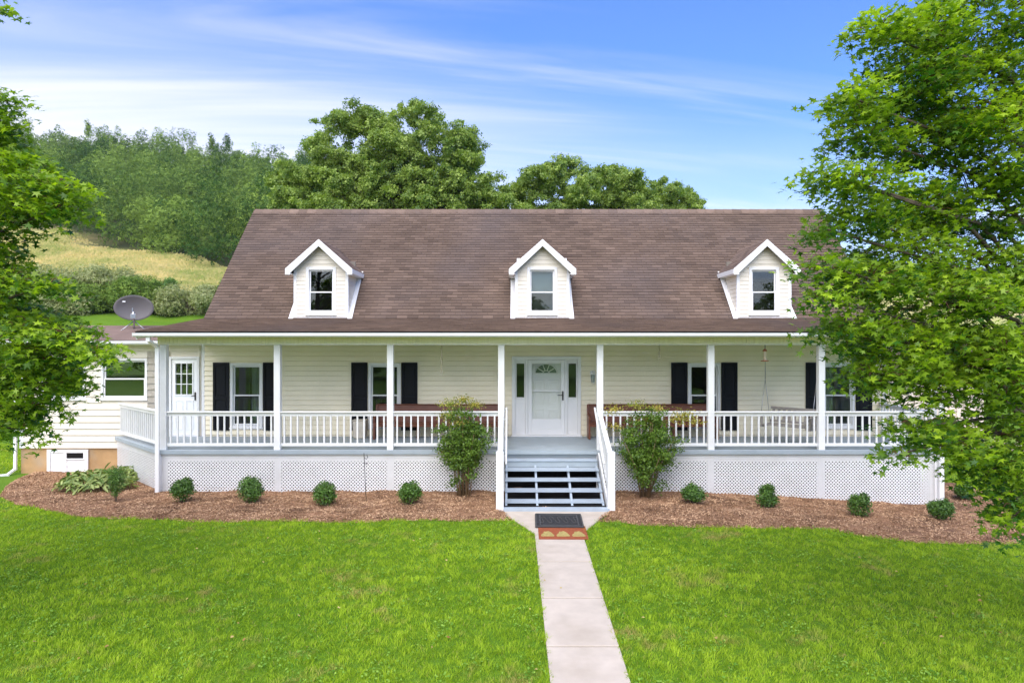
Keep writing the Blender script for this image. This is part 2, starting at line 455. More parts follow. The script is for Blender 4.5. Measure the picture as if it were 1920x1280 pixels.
tag(meshobj('mulch_bed', bm_, M['soil']), kind='structure')
# mulch chips
n = 165000
cx_ = RNG.uniform(-13, 12.75, n); cy_ = bed_front(cx_) - .04 + RNG.random(n)**1.3*(17.0 - bed_front(cx_))
left = (cx_ < -8.3) | (cx_ > 10)
cy_ = np.where(left, bed_front(cx_) + RNG.random(n)*(19.0 - bed_front(cx_)), cy_)
ok = ~in_walk(cx_, cy_, -.01) & ~((cx_ > -8.3) & (cx_ < 10) & (cy_ > 16.35)) & ~((cx_ > -.2) & (cx_ < 2.05) & (cy_ > 14.6))
cx_, cy_ = cx_[ok], cy_[ok]; n = len(cx_)
tv = np.array([(-.5, -.16, 0), (.5, -.11, 0), (.55, .1, .03), (-.45, .17, .02)]); tf = np.array([(0, 1, 2, 3)])
nr = np.stack([RNG.normal(0, .45, n), RNG.normal(0, .45, n), np.ones(n)], 1)
cvar = np.clip(.42 + .25*fnoise(cx_, cy_, 1.1, 5) + RNG.normal(0, .22, n), 0, 1)
V_, F_, A_ = scatter(tv, tf, np.stack([cx_, cy_, bedz(cx_, cy_) + .006], 1), rotmats(nr, RNG), RNG.uniform(.014, .048, n), cvar)
M['chip'] = leafmat('mulch_chip', (.165, .084, .042), (.76, .50, .30), trans=0.0, rough=.9, spec=.1)
tag(meshobj('mulch', np_mesh('mulch', V_, F_, {'var': A_}), M['chip']), 'reddish brown wood chip mulch spread in the beds below the porch', 'mulch', kind='stuff')

# ------------------------------------------------------------------ walkway slabs
def walk_h(y): return -.038*(14.3 - y) if y < 14.3 else 0.0
slabs = []
walk = empty('walkway', (0, 0, 0)); tag(walk, 'pale concrete walkway of square slabs running up to the porch steps', 'walkway')
walk['kind'] = 'structure'
MB().hexa([(WX0+.02, 1.2, -.55), (WX1-.02, 1.2, -.55), (WX1-.02, 12.95, -.1), (WX0+.02, 12.95, -.1)], [(WX0+.02, 1.2, -.038*13.1+.006), (WX1-.02, 1.2, -.038*13.1+.006), (WX1-.02, 12.95, -.038*1.35+.006), (WX0+.02, 12.95, -.038*1.35+.006)]).build('joint_soil', mat('joint_soil', (.06, .045, .03), .95, .1), walk)
joints = [12.93, 11.44, 9.96, 8.50, 7.04, 5.58, 4.12, 2.66, 1.2]
for a, b in zip(joints[1:], joints[:-1]):
    g_ = .018
    za, zb = walk_h(a)+.030+random.uniform(-.003, .003), walk_h(b)+.030+random.uniform(-.003, .003)
    mb = MB()
    mb.hexa([(WX0, a+g_, za-.09), (WX1, a+g_, za-.09), (WX1, b-g_, zb-.09), (WX0, b-g_, zb-.09)], [(WX0, a+g_, za), (WX1, a+g_, za), (WX1, b-g_, zb), (WX0, b-g_, zb)])
    mb.build('slab', M['concrete'], walk, bevel=.005)
mb = MB()
zt, zb = walk_h(12.93)+.03, .03
mb.prism([(WX0, 12.94), (WX1, 12.94), (2.06, 14.40), (2.06, 14.62), (-.25, 14.62), (-.25, 14.40)], 2, 0, 1)
mb.v = [(x, y, walk_h(y) + (.03 if z > .5 else -.06)) for x, y, z in mb.v]
mb.build('landing_slab', M['concrete'], walk, bevel=.01)

def sheetmat(name, label, cat, m, x0, x1, y0, y1, z, rz=0.0):
    cx, cy = (x0+x1)/2, (y0+y1)/2
    e = empty(name, (cx, cy, walk_h(cy)+z), rz=rz); e.rotation_euler = (math.atan(.038), 0, rz); tag(e, label, cat)
    hx, hy = (x1-x0)/2, (y1-y0)/2
    mb = MB(); mb.box(-hx, hx, -hy, hy, 0, .010); mb.build('mat_base', m, e, bevel=.004)
    return e, hx, hy
e, hx, hy = sheetmat('doormat', 'black rubber doormat with raised scroll border at the foot of the steps', 'doormat', M['matblack'], .46, 1.41, 13.2, 14.08, .047, R(-1.5))
mb = MB()
for s in (1, .82):
    for a, b in (((-hx*s, -hy*s), (hx*s, -hy*s)), ((hx*s, -hy*s), (hx*s, hy*s)), ((hx*s, hy*s), (-hx*s, hy*s)), ((-hx*s, hy*s), (-hx*s, -hy*s))):
        mb.bar((*[c*.96 for c in a], .016), (*[c*.96 for c in b], .016), .022, .012)
for i in range(5):
    c = (-.32+.16*i, 0)
    pts = [(c[0]+.07*math.cos(t_)*math.cos(t_*.5), c[1]+.2*math.sin(t_), .018) for t_ in np.linspace(0, 2*PI, 15)]
    mb.tube(pts, .009, 5, False)
mb.build('raised_scroll', mat('worn_rubber', (.075, .075, .075), .8, .2), e)
e, hx, hy = sheetmat('doormat', 'rust orange doormat with three olive mound motifs, half under the black mat', 'doormat', M['matorange'], .50, 1.42, 12.55, 13.33, .031, R(-1.0))
for i in range(3):
    mb = MB(); cx = -.29 + .29*i; cy = -.15
    pts = [(cx + .115*math.cos(a)*(1+.12*math.sin(a*7)), cy - .10 + .30*max(0, math.sin(a))*(1+.08*math.cos(a*9))) for a in np.linspace(0, PI, 15)]
    mb.prism(pts, 2, .0101, .014); mb.build('motif', M['matolive'], e)


# ------------------------------------------------------------------ lawn blades
def grass(y0, y1, dens, wid, seed, simple=False):
    rng = np.random.default_rng(seed)
    xm = .82*y1 + 1
    n = int(dens*(2*xm)*(y1-y0))
    x = rng.uniform(-xm, xm, n); y = rng.uniform(y0, y1, n)
    k = (np.abs(x) < .80*y + .6) & ~in_bed(x, y - .03) & ~in_walk(x, y, -.035)
    k &= ~((x > -13.6) & (x < 10.6) & (y > 16.1) & (y < 29))
    cl = fnoise(x, y, .55, 21) + .6*fnoise(x, y, .18, 22)
    k &= rng.random(n) < .80 + .3*cl
    x, y, cl = x[k], y[k], cl[k]; n = len(x)
    big = fnoise(x, y, 3.5, 23)
    hgt = (.046 + .020*cl + .010*big)*rng.uniform(.55, 1.35, n); hgt = np.clip(hgt, .018, .11)
    la = fnoise(x, y, .7, 24)*3.5 + fnoise(x, y, .2, 25)*2.5 + rng.normal(0, .8, n)
    lm = hgt*rng.uniform(.25, 1.25, n)
    z = h(x, y) + .002
    a = rng.uniform(0, PI, n); wd = wid*rng.uniform(.6, 1.4, n)
    dx, dy = np.cos(a)*wd, np.sin(a)*wd
    B0 = np.stack([x-dx, y-dy, z], 1); B1 = np.stack([x+dx, y+dy, z], 1)
    Mi = np.stack([x+np.cos(la)*lm*.35, y+np.sin(la)*lm*.35, z+hgt*.62], 1)
    Md = np.stack([dx, dy, 0*dx], 1)*.75
    T = np.stack([x+np.cos(la)*lm, y+np.sin(la)*lm, z+hgt*rng.uniform(.75, 1, n)], 1)
    if simple:
        V = np.stack([B0, B1, T], 1).reshape(-1, 3); b = np.arange(n)*3; Fc = np.stack([b, b+1, b+2], 1); k_ = 3
    else:
        V = np.stack([B0, B1, Mi+Md, Mi-Md, T], 1).reshape(-1, 3); k_ = 5
    b = np.arange(n)*5
    if not simple: Fc = np.concatenate([np.stack([b, b+1, b+2], 1), np.stack([b, b+2, b+3], 1), np.stack([b+3, b+2, b+4], 1)])
    tone = np.clip(.40 + .26*big + .24*cl + rng.normal(0, .20, n), 0, 1)
    dry = np.clip(.9*fnoise(x, y, 2.2, 26) + .5*fnoise(x, y, .5, 27) - .46, 0, 1)*1.1
    dry = np.clip(dry + (rng.random(n) < .035)*.7, 0, 1)
    return V, Fc, np.repeat(tone, k_), np.repeat(dry, k_)
parts = [grass(6.6, 9.0, 4600, .0032, 1), grass(9.0, 11.5, 3500, .0039, 2), grass(11.5, 14.6, 2900, .0052, 3, True), grass(14.6, 24, 900, .009, 4, True)]
off = 0; Vs, Fs, T1, T2 = [], [], [], []
for V_, F_, a, b in parts:
    Vs.append(V_); Fs.append(F_+off); T1.append(a); T2.append(b); off += len(V_)
gme = np_mesh('grass', np.concatenate(Vs), np.concatenate(Fs), {'var': np.concatenate(T1), 'dry': np.concatenate(T2)})
M['grass'] = leafmat('grass_blade', (.165, .295, .016), (.425, .57, .040), trans=.32, tcol=(1.5, 1.5, .9), rough=.7, spec=.08)
t = M['grass'].node_tree; N = t.nodes; L = t.links
mixes = [n_ for n_ in N if n_.type == 'MIX']
m0 = mixes[0]; dr = N.new('ShaderNodeAttribute'); dr.attribute_name = 'dry'
m1 = N.new('ShaderNodeMix'); m1.data_type = 'RGBA'; L.new(dr.outputs['Fac'], m1.inputs[0]); L.new(m0.outputs[2], m1.inputs[6]); m1.inputs[7].default_value = (.42, .36, .12, 1)
L.new(m1.outputs[2], N['Principled BSDF'].inputs['Base Color']); L.new(m1.outputs[2], mixes[1].inputs[6])
tag(meshobj('grass', gme, M['grass']), 'bright green mown lawn in front of the white porch', 'grass', kind='stuff')

rng = np.random.default_rng(61); n = 60000
kx = rng.uniform(-11, 11, n); ky = rng.uniform(6.8, 13.8, n)
pt = fnoise(kx, ky, 1.6, 62) + .5*fnoise(kx, ky, .45, 63)
ok = (pt > .30) & (np.abs(kx) < .8*ky+.4) & ~in_bed(kx, ky) & ~in_walk(kx, ky, .02); kx, ky = kx[ok], ky[ok]; n = len(kx)
tv = np.array([(0, -.5, 0), (.42, .1, .08), (0, .55, 0), (-.42, .1, .08)]); tf = np.array([(0, 1, 2, 3)])
nr = np.stack([rng.normal(0, .4, n), rng.normal(0, .4, n), np.ones(n)], 1)
V_, F_, A_ = scatter(tv, tf, np.stack([kx, ky, h(kx, ky)+rng.uniform(.025, .06, n)], 1), rotmats(nr, rng), rng.uniform(.02, .042, n), np.clip(rng.normal(.45, .25, n), 0, 1))
tag(meshobj('clover', np_mesh('clover', V_, F_, {'var': A_}), leafmat('clover_leaf', (.09, .22, .02), (.30, .46, .07), .25, rough=.6, spec=.15)), 'patches of low broad-leaved clover growing through the lawn', 'clover', kind='stuff')

n = 90
kx = rng.uniform(-9, 9, n); ky = rng.uniform(7.2, 13.5, n); ok = (np.abs(kx) < .78*ky) & ~in_bed(kx, ky); kx, ky = kx[ok], ky[ok]; n = len(kx)
on = in_walk(kx, ky, 0)
nr = np.stack([rng.normal(0, .35, n), rng.normal(0, .35, n), np.ones(n)], 1)
V_, F_, A_ = scatter(tv, tf, np.stack([kx, ky, h(kx, ky)+np.where(on, .038, .06)], 1), rotmats(nr, rng), rng.uniform(.03, .06, n), rng.random(n))
tag(meshobj('fallen_leaves', np_mesh('fallen_leaves', V_, F_, {'var': A_}), leafmat('dry_leaf', (.25, .12, .04), (.55, .45, .16), .1, rough=.8, spec=.1)), 'a few small dry leaves scattered over the lawn', 'leaves', kind='stuff')

# ------------------------------------------------------------------ HOUSE
CX = .87
HX0, HX1 = -8.45, 10.19            # main walls
YW = 18.6                          # front wall face
DZ = 1.02                          # deck level
house = empty('house', (CX, YW, 0))
tag(house, 'cream one-and-a-half storey house with three dormers and a long white front porch', 'house')
house.location = (0, 0, 0)
bx_cache = {}
def piece(name, dims, m, parent, loc, var=None):
    """a box piece centred on loc; pieces of one size share their mesh"""
    k = (name, tuple(round(d, 3) for d in dims), m.name, var)
    if k not in bx_cache:
        a, b, c = dims; mb = MB().box(-a/2, a/2, -b/2, b/2, -c/2, c/2); me = mb.mesh(name, var); me.materials.append(m); bx_cache[k] = me
    return meshobj(name, bx_cache[k], None, parent, loc)

def board_mesh(x0, x1, z0, z1, yf, lap=.028, gap=.017):
    # clapboard: lower edge stands proud of the wall, upper edge slips behind the next
    mb = MB()
    mb.hexa([(x0, yf-lap, z0), (x1, yf-lap, z0), (x1, yf+.002, z0), (x0, yf+.002, z0)], [(x0, yf-.006, z1-gap), (x1, yf-.006, z1-gap), (x1, yf+.002, z1-gap), (x0, yf+.002, z1-gap)])
    return mb
def clad(x0, x1, z0, z1, yf, expo, holes, m, parent, seed=0):
    rnd = random.Random(seed); z = z0; k = 0
    while z < z1 - .01:
        zt = min(z+expo, z1)
        cuts = [(a, b) for a, b, c, d in holes if c < zt - .01 and d > z + .01]
        cuts.sort(); segs = []; cur = x0
        for a, b in cuts:
            if a > cur + .01: segs.append((cur, a))
            cur = max(cur, b)
        if cur < x1 - .01: segs.append((cur, x1))
        for a, b in segs:      # long runs are joined from boards with staggered butt joints
            n_ = max(1, int((b-a)//3.8)); j = [a + (b-a)*(i + (rnd.uniform(-.2, .2) if 0 < i < n_ else 0))/n_ for i in range(n_+1)]
            for i in range(n_):
                board_mesh(j[i], j[i+1] - (.0015 if i < n_-1 else 0), z, zt, yf).build('siding_board', m, parent)
        z = zt; k += 1
def backing(x0, x1, z0, z1, y0, y1, holes, mb):
    bs = sorted({x0, x1, *[a for a, *_ in holes], *[b for _, b, *_ in holes]})
    for a, b in zip(bs[:-1], bs[1:]):
        mid = (a+b)/2; hs = sorted((c, d) for p_, q_, c, d in holes if p_ < mid < q_); z = z0
        for c, d in hs:
            if c > z: mb.box(a, b, y0, y1, z, c)
            z = max(z, d)
        if z < z1: mb.box(a, b, y0, y1, z, z1)

# window schedule on the front wall: centre x
WINX = [-7.23, -3.47, 5.23, 8.89]
WZ0, WZ1, WW = 1.25, 3.015, .89
DOORC, DOORW, DOORT = .936, 1.88, 3.195
holes = [(c-WW/2, c+WW/2, WZ0, WZ1) for c in WINX] + [(DOORC-DOORW/2, DOORC+DOORW/2, DZ, DOORT)]
wall = empty('wall', parent=house)
mb = MB(); backing(HX0, HX1, .2, 3.80, YW+.004, YW+.14, holes, mb)
# side and rear walls with gables
for x0, x1 in ((HX0, HX0+.14), (HX1-.14, HX1)):
    mb.prism([(YW+.14, -.6), (27.0, -.6), (27.0, 4.0), (23.2, 7.85), (19.6, 4.25), (YW+.14, 3.8)], 0, x0, x1)
mb.box(HX0, HX1, 27.0, 27.14, -.6, 4.1)
mb.build('wall_core', M['siding'], wall)
clad(HX0+.08, HX1-.08, DZ+.05, 3.62, YW, .1335, holes, M['siding'], wall, 1)
for x0 in (HX0, HX1-.08): MB().box(x0, x0+.08, YW-.02, YW+.03, DZ, 3.62).build('corner_trim', M['trim'], house)
mb = MB(); mb.box(HX0, HX1, YW-.004, YW+.14, -.5, .2); mb.build('foundation', M['found'], house)
# rooms behind the glass
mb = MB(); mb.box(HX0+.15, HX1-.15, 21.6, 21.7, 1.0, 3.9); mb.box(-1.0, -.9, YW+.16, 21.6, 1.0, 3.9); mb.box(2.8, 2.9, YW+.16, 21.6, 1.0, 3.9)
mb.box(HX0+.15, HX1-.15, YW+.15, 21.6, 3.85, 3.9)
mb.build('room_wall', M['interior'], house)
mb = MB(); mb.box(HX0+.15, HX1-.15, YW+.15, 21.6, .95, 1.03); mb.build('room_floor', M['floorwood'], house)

def make_window(cx, w_, z0, z1, yf, parent_house, cas=.075, split=.5, curtain=None, name='window', proud=.03, subparent=None, gl='glass'):
    """double-hung window: casing ring, two sashes and two panes"""
    wn = MB(); x0, x1 = cx-w_/2, cx+w_/2
    y0, y1 = yf-proud, yf+.10
    wn.box(x0, x0+cas, y0, y1, z0, z1); wn.box(x1-cas, x1, y0, y1, z0, z1)
    wn.box(x0+cas, x1-cas, y0, y1, z1-cas, z1); wn.box(x0+cas, x1-cas, y0, y1, z0, z0+cas)
    wn.box(x0-.015, x1+.015, y0-.02, y0+.01, z0-.03, z0+.012)
    if subparent is None:
        top = wn.build(name, M['trim'], parent_house, bevel=.006)
        nm = ('sash', 'pane')
    else:
        top = subparent; wn.build('window_frame', M['trim'], top, bevel=.006); nm = ('window_sash', 'pane')
    gx0, gx1, gz0, gz1 = x0+cas+.005, x1-cas-.005, z0+cas+.005, z1-cas-.005
    zm = gz0 + (gz1-gz0)*split; r_ = .035
    for k, (a, b, yy) in enumerate(((gz0, zm+.018, yf+.005), (zm-.018, gz1, yf+.042))):
        s = MB(); s.box(gx0, gx0+r_, yy, yy+.035, a, b); s.box(gx1-r_, gx1, yy, yy+.035, a, b)
        s.box(gx0+r_, gx1-r_, yy, yy+.035, a, a+r_); s.box(gx0+r_, gx1-r_, yy, yy+.035, b-r_, b)
        s.build(nm[0], M['trim'], top)
        g_ = MB(); g_.box(gx0+r_-.002, gx1-r_+.002, yy+.015, yy+.019, a+r_-.002, b-r_+.002); g_.build(nm[1], M[gl], top)
    if curtain:
        for (a, b) in curtain:
            s = MB(); n_ = 18
            pts = [(gx0+(gx1-gx0)*(a+(b-a)*i/n_), yf+.22+.018*math.sin(i*1.7)) for i in range(n_+1)]
            for i in range(n_): s.add([(pts[i][0], pts[i][1], gz0-.1), (pts[i+1][0], pts[i+1][1], gz0-.1), (pts[i+1][0], pts[i+1][1], gz1+.1), (pts[i][0], pts[i][1], gz1+.1)], [(0, 1, 2, 3)])
            s.build('curtain', M['curtain'], top)
    return top
cur = [[(.58, .86)], [], [(.0, .12)], [(.0, .42)]]
for c, q in zip(WINX, cur):
    make_window(c, WW, WZ0, WZ1, YW, house, curtain=q)
    for s in (-1, 1):
        sx = c + s*(WW/2 + .235)
        sh = MB(); a, b, z0, z1 = sx-.22, sx+.22, 1.185, 3.03
        y0, y1 = YW-.055, YW-.018
        sh.box(a, a+.06, y0, y1, z0, z1); sh.box(b-.06, b, y0, y1, z0, z1)
        for zz0, zz1 in ((z0, z0+.07), (2.02, 2.10), (z1-.07, z1)): sh.box(a+.06, b-.06, y0, y1, zz0, zz1)
        for zz0, zz1 in ((z0+.07, 2.02), (2.10, z1-.07)):
            sh.box(a+.06, b-.06, y0+.022, y1, zz0, zz1); sh.box(a+.10, b-.10, y0+.010, y0+.022, zz0+.04, zz1-.04)
        sh.build('shutter', M['shutter'], house, bevel=.004)

# front door with sidelights
def ring(mb, x0, x1, z0, z1, t_, y0, y1, bot=None):
    bt_ = t_ if bot is None else bot
    mb.box(x0, x0+t_, y0, y1, z0, z1); mb.box(x1-t_, x1, y0, y1, z0, z1); mb.box(x0+t_, x1-t_, y0, y1, z1-t_, z1)
    if bt_: mb.box(x0+t_, x1-t_, y0, y1, z0, z0+bt_)
fx0, fx1 = DOORC-DOORW/2, DOORC+DOORW/2
M['doorwhite'] = mat('white_door_paint', (.88, .89, .88), .35, .45)
fd = MB(); ring(fd, fx0, fx1, DZ, DOORT, .09, YW-.05, YW+.12, bot=.04)
for s in (-1, 1): fd.box(DOORC+s*.535-.03, DOORC+s*.535+.03, YW-.045, YW+.12, DZ+.04, DOORT-.09)
front_door = fd.build('front_door', M['trim'], house, bevel=.006)
for s in (-1, 1):   # sidelights: panel with a tall glass and a raised lower panel
    xa, xb = sorted((DOORC+s*.566, DOORC+s*.849)); z0 = DZ+.04; z1 = DOORT-.09
    g0, g1, h0, h1 = (xa+xb)/2-.105, (xa+xb)/2+.105, 2.08, 3.0
    sdl = MB(); backing(xa, xb, z0, z1, YW+.0, YW+.05, [(g0, g1, h0, h1)], sdl)
    ring(sdl, g0-.025, g1+.025, h0-.025, h1+.025, .025, YW-.02, YW+.0)
    sdl.box(g0-.02, g1+.02, YW-.012, YW, z0+.12, 1.92)
    sdl.build('sidelight', M['trim'], front_door, bevel=.003)
    MB().box(g0, g1, YW+.02, YW+.025, h0, h1).build('sidelight_pane', M['glass'], front_door)
# inner door leaf behind the full-view storm door
dx0, dx1 = DOORC-.46, DOORC+.46; z0, z1 = DZ+.05, 3.09
fan_c = (DOORC-.005, 2.73); fr_ = .285
leaf = MB()
pn = 24
arc = [(fan_c[0]+fr_*math.cos(a), fan_c[1]+fr_*.85*math.sin(a)) for a in np.linspace(0, PI, pn+1)]
leaf.box(dx0, dx1, YW+.06, YW+.10, z0, fan_c[1]-.0)
for i in range(pn):   # door face around the half-round light
    x_a, x_b = arc[i+1][0], arc[i][0]
    leaf.add([(x_a, YW+.06, arc[i+1][1]), (x_b, YW+.06, arc[i][1]), (x_b, YW+.06, z1), (x_a, YW+.06, z1)], [(0, 1, 2, 3)])
leaf.box(dx0, fan_c[0]-fr_, YW+.06, YW+.10, fan_c[1], z1); leaf.box(fan_c[0]+fr_, dx1, YW+.06, YW+.10, fan_c[1], z1)
for xa, xb in ((dx0+.12, DOORC-.05), (DOORC+.05, dx1-.12)):
    for za, zb in ((z0+.15, 1.75), (1.88, 2.55)):
        ring(leaf, xa, xb, za, zb, .03, YW+.045, YW+.06); leaf.box(xa+.07, xb-.07, YW+.05, YW+.06, za+.07, zb-.07)
leaf.build('door_leaf', M['doorwhite'], front_door, bevel=.004)
fan = MB()
o_ = [(fan_c[0]+(fr_+.025)*math.cos(a), YW+.05, fan_c[1]+(fr_*.85+.025)*math.sin(a)) for a in np.linspace(0, PI, 20)]
fan.tube(o_, .013, 6)
fan.bar((fan_c[0]-fr_-.03, YW+.05, fan_c[1]), (fan_c[0]+fr_+.03, YW+.05, fan_c[1]), .03, .028)
for a in (36, 72, 108, 144): fan.bar((fan_c[0]+.08*math.cos(R(a)), YW+.052, fan_c[1]+.07*math.sin(R(a))), (fan_c[0]+fr_*math.cos(R(a)), YW+.052, fan_c[1]+fr_*.85*math.sin(R(a))), .02, .016, up=(0, 1, 0))
fan.tube([(fan_c[0]+.09*math.cos(a), YW+.052, fan_c[1]+.075*math.sin(a)) for a in np.linspace(0, PI, 9)], .011, 6)
fan.build('fan_muntin', M['trim'], front_door)
fp = MB(); fp.add([(q[0], YW+.075, q[1]) for q in arc], [tuple(range(len(arc)))]); fp.build('fan_pane', mat('grey_fan_glass', (.10, .14, .13), .05, .6), front_door)
sd = MB(); sx0, sx1 = DOORC-.50, DOORC+.50
ring(sd, sx0, sx1, DZ+.045, 3.10, .105, YW-.035, YW-.005, bot=.16); sd.box(sx0+.105, sx1-.105, YW-.035, YW-.005, 2.235, 2.275)
sd.box(sx0+.105, sx1-.105, YW-.028, YW-.008, DZ+.2, 1.50)
sd.build('storm_door', M['trim'], front_door, bevel=.005)
MB().box(sx0+.105, sx1-.105, YW-.020, YW-.016, 1.50, 2.99).build('storm_pane', M['clearglass'], front_door)
hd = MB(); hd.box(sx1-.075, sx1-.035, YW-.05, YW-.035, 2.0, 2.25); hd.tube([(sx1-.055, YW-.05, 2.15), (sx1-.055, YW-.085, 2.15), (sx1-.20, YW-.085, 2.14)], .011, 6)
hd.build('handle', M['black_metal'], front_door)
MB().box(fx0-.03, fx1+.03, YW-.12, YW+.12, DZ+.001, DZ+.035).build('threshold', M['trim'], house, bevel=.005)

# ---- roof surfaces
RX0, RX1 = -8.73, 10.47
EY, EZ = 15.85, 3.83               # porch eave
BYb, BZb = 19.40, 4.25             # pitch break
RY, RZ = 23.20, 8.07               # ridge
# dormer schedule
DORX = [-5.44, .86, 7.18]; DYF = 19.46; DHW = .76; DEZ = 5.66; DPZ = 6.47
def roof_y(z): return BYb + (z-BZb)*(RY-BYb)/(RZ-BZb)
roof = MB()
roof.prism([(BYb, BZb-.12), (RY, RZ-.13), (27.4, 3.86), (27.4, 3.98), (RY, RZ-.012), (BYb, BZb-.012)], 0, RX0, RX1)
roof_o = roof.build('roof', M['underlay'], house)
pr = MB(); pr.prism([(EY, EZ-.055), (BYb, BZb-.16), (BYb, BZb-.012), (EY, EZ-.012)], 0, RX0, RX1)
porch_roof = pr.build('porch_roof', M['underlay'], house)
shv = []
for k in range(8):
    shv.append(k/7)
sh_cache = {}
def shingle_mesh(wd, expo, ang, v):
    key = (round(wd, 3), round(expo, 3), round(ang, 3), v)
    if key not in sh_cache:
        mb = MB(); ov = expo*1.35
        c, s_ = math.cos(ang), math.sin(ang)
        def P(x, u_, n_): return (x, u_*c - n_*s_, u_*s_ + n_*c)
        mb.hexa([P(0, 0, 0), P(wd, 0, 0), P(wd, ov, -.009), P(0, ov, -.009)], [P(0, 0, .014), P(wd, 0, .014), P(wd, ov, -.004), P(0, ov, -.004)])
        me = mb.mesh('shingle', [.0, .0, v, v, v*.55, v*.55, v, v]); me.materials.append(M['shingle']); sh_cache[key] = me  # butt edges darkened in the colour as the shadow line of each course
    return sh_cache[key]
def lay_shingles(x0, x1, y0, z0, y1, z1, expo, skip, parent, own, seed, wd=.305, bt0=0.0):
    """courses from eave to ridge; own(c, x) says which tabs are objects of their own"""
    rnd = random.Random(seed); Lh = math.hypot(y1-y0, z1-z0); ang = math.atan2(z1-z0, y1-y0); c, s_ = math.cos(ang), math.sin(ang)
    big = MB(); bv = []; nc = int(Lh/expo); used = 0
    for k in range(nc):
        u0 = k*expo; x = x0 - (k % 2)*wd*.5 - rnd.uniform(0, .04)
        crs = rnd.uniform(-.05, .05)
        while x < x1:
            w0 = max(x, x0); w1 = min(x+wd-.006, x1); x += wd
            if w1-w0 < .03: continue
            yy, zz_ = y0+u0*c, z0+u0*s_
            if skip((w0+w1)/2, yy, zz_, w0, w1): continue
            v = .5 + .5*min(1, max(0, .5+crs+rnd.gauss(0, .2))); full = abs(w1-w0-wd+.006) < 1e-4
            if full and own(k, w0) and used < 300:
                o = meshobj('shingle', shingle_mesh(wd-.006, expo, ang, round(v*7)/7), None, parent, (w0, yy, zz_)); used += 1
            else:
                me_v = []; jz = rnd.uniform(0, .003); u1 = u0-rnd.uniform(0, .004)
                ov = expo*1.35
                def P(xx, u_, n_): return (xx, y0+u_*c-n_*s_, z0+u_*s_+n_*c)
                big.hexa([P(w0, u1, 0), P(w1, u1, 0), P(w1, u0+ov, -.009), P(w0, u0+ov, -.009)], [P(w0, u1, .014+jz), P(w1, u1, .014+jz), P(w1, u0+ov, -.004), P(w0, u0+ov, -.004)])
                bv += [bt0*v, bt0*v, v, v, v*(.55+.45*bt0), v*(.55+.45*bt0), v, v]  # lower edges darker here too, course shadow painted into the tone
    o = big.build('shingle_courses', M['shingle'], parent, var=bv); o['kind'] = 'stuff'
    return used
def skip_main(xm, yy, zz_, a, b):
    for d in DORX:
        lim = DHW+.02
        if zz_ > DEZ: lim = (DHW+.16)*max(0, (DPZ-zz_)/(DPZ-DEZ+.16))
        if max(abs(a-d), abs(b-d)) < lim and zz_ < DPZ and zz_ > BZb+.05: return True
    return False
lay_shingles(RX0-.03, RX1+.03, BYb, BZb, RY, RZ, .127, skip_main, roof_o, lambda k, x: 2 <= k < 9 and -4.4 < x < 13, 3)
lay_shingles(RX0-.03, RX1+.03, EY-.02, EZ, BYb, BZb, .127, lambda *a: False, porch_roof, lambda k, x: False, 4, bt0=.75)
# ridge caps
rc = empty('ridge_cap', parent=house)
x = RX0
kk = 0
while x < RX1:
    x2 = min(x+.30, RX1); mb = MB(); ov = .0 if kk == 0 else .0
    mb.add([(x, RY-.17, RZ-.145), (x, RY, RZ+.026), (x, RY+.17, RZ-.145), (x2, RY-.17, RZ-.155), (x2, RY, RZ+.016), (x2, RY+.17, RZ-.155)], [(0, 1, 4, 3), (1, 2, 5, 4), (0, 2, 1), (0, 3, 5, 2), (3, 4, 5)])
    mb.build('cap_shingle', M['shingle'], rc, var=random.uniform(.6, 1.0)); x = x2; kk += 1
# rake boards and gable trim
mb = MB()
for x0 in (RX0-.002, RX1-.033):
    for (ya, za), (yb, zb) in (((BYb, BZb), (RY, RZ)), ((RY, RZ), (27.4, 3.98)), ((EY, EZ), (BYb, BZb))):
        mb.prism([(ya, za-.18), (yb, zb-.18), (yb, zb-.03), (ya, za-.03)], 0, x0, x0+.035)
mb.build('rake_board', M['trim'], house)

# eave: drip edge, gutter, soffit, frieze beam
MB().box(RX0, RX1, EY-.03, EY-.022, EZ-.03, EZ+.004).build('drip_edge', M['dark'], house)
gt = MB()
gx0, gx1 = RX0-.02, RX1+.02
gt.prism([(EY-.135, 3.795), (EY-.125, 3.795), (EY-.118, 3.74), (EY-.09, 3.715), (EY-.03, 3.715), (EY-.03, 3.795), (EY-.022, 3.795), (EY-.022, 3.705), (EY-.095, 3.705), (EY-.128, 3.733)], 0, gx0, gx1)
gt.box(gx0, gx0+.004, EY-.13, EY-.024, 3.706, 3.795); gt.box(gx1-.004, gx1, EY-.13, EY-.024, 3.706, 3.795)
gt.build('gutter', M['trim'], house)
MB().box(RX0, RX1, EY-.02, EY+.01, 3.70, 3.80).build('fascia', M['trim'], house)
MB().box(RX0+.02, RX1-.02, EY+.012, 16.20, 3.705, 3.717).build('soffit', M['frieze'], house)
fb = MB(); PYC = 16.30
nb = 190
fb.box(-8.42, 10.16, 16.215, 16.38, 3.535, 3.703)
for i in range(nb):
    x = -8.42 + (18.58)*i/nb; fb.box(x+.006, x+.09, 16.205, 16.215, 3.565, 3.703)
fb.build('frieze_beam', M['frieze'], house)
MB().box(-8.44, 10.18, 16.198, 16.40, 3.52, 3.5345).build('beam_trim', M['trim'], house)
cb = MB(); cb.box(-8.4, 10.1, 16.381, YW-.004, 3.62, 3.64)
x = -8.4
cb.build('porch_ceiling', M['trim'], house)
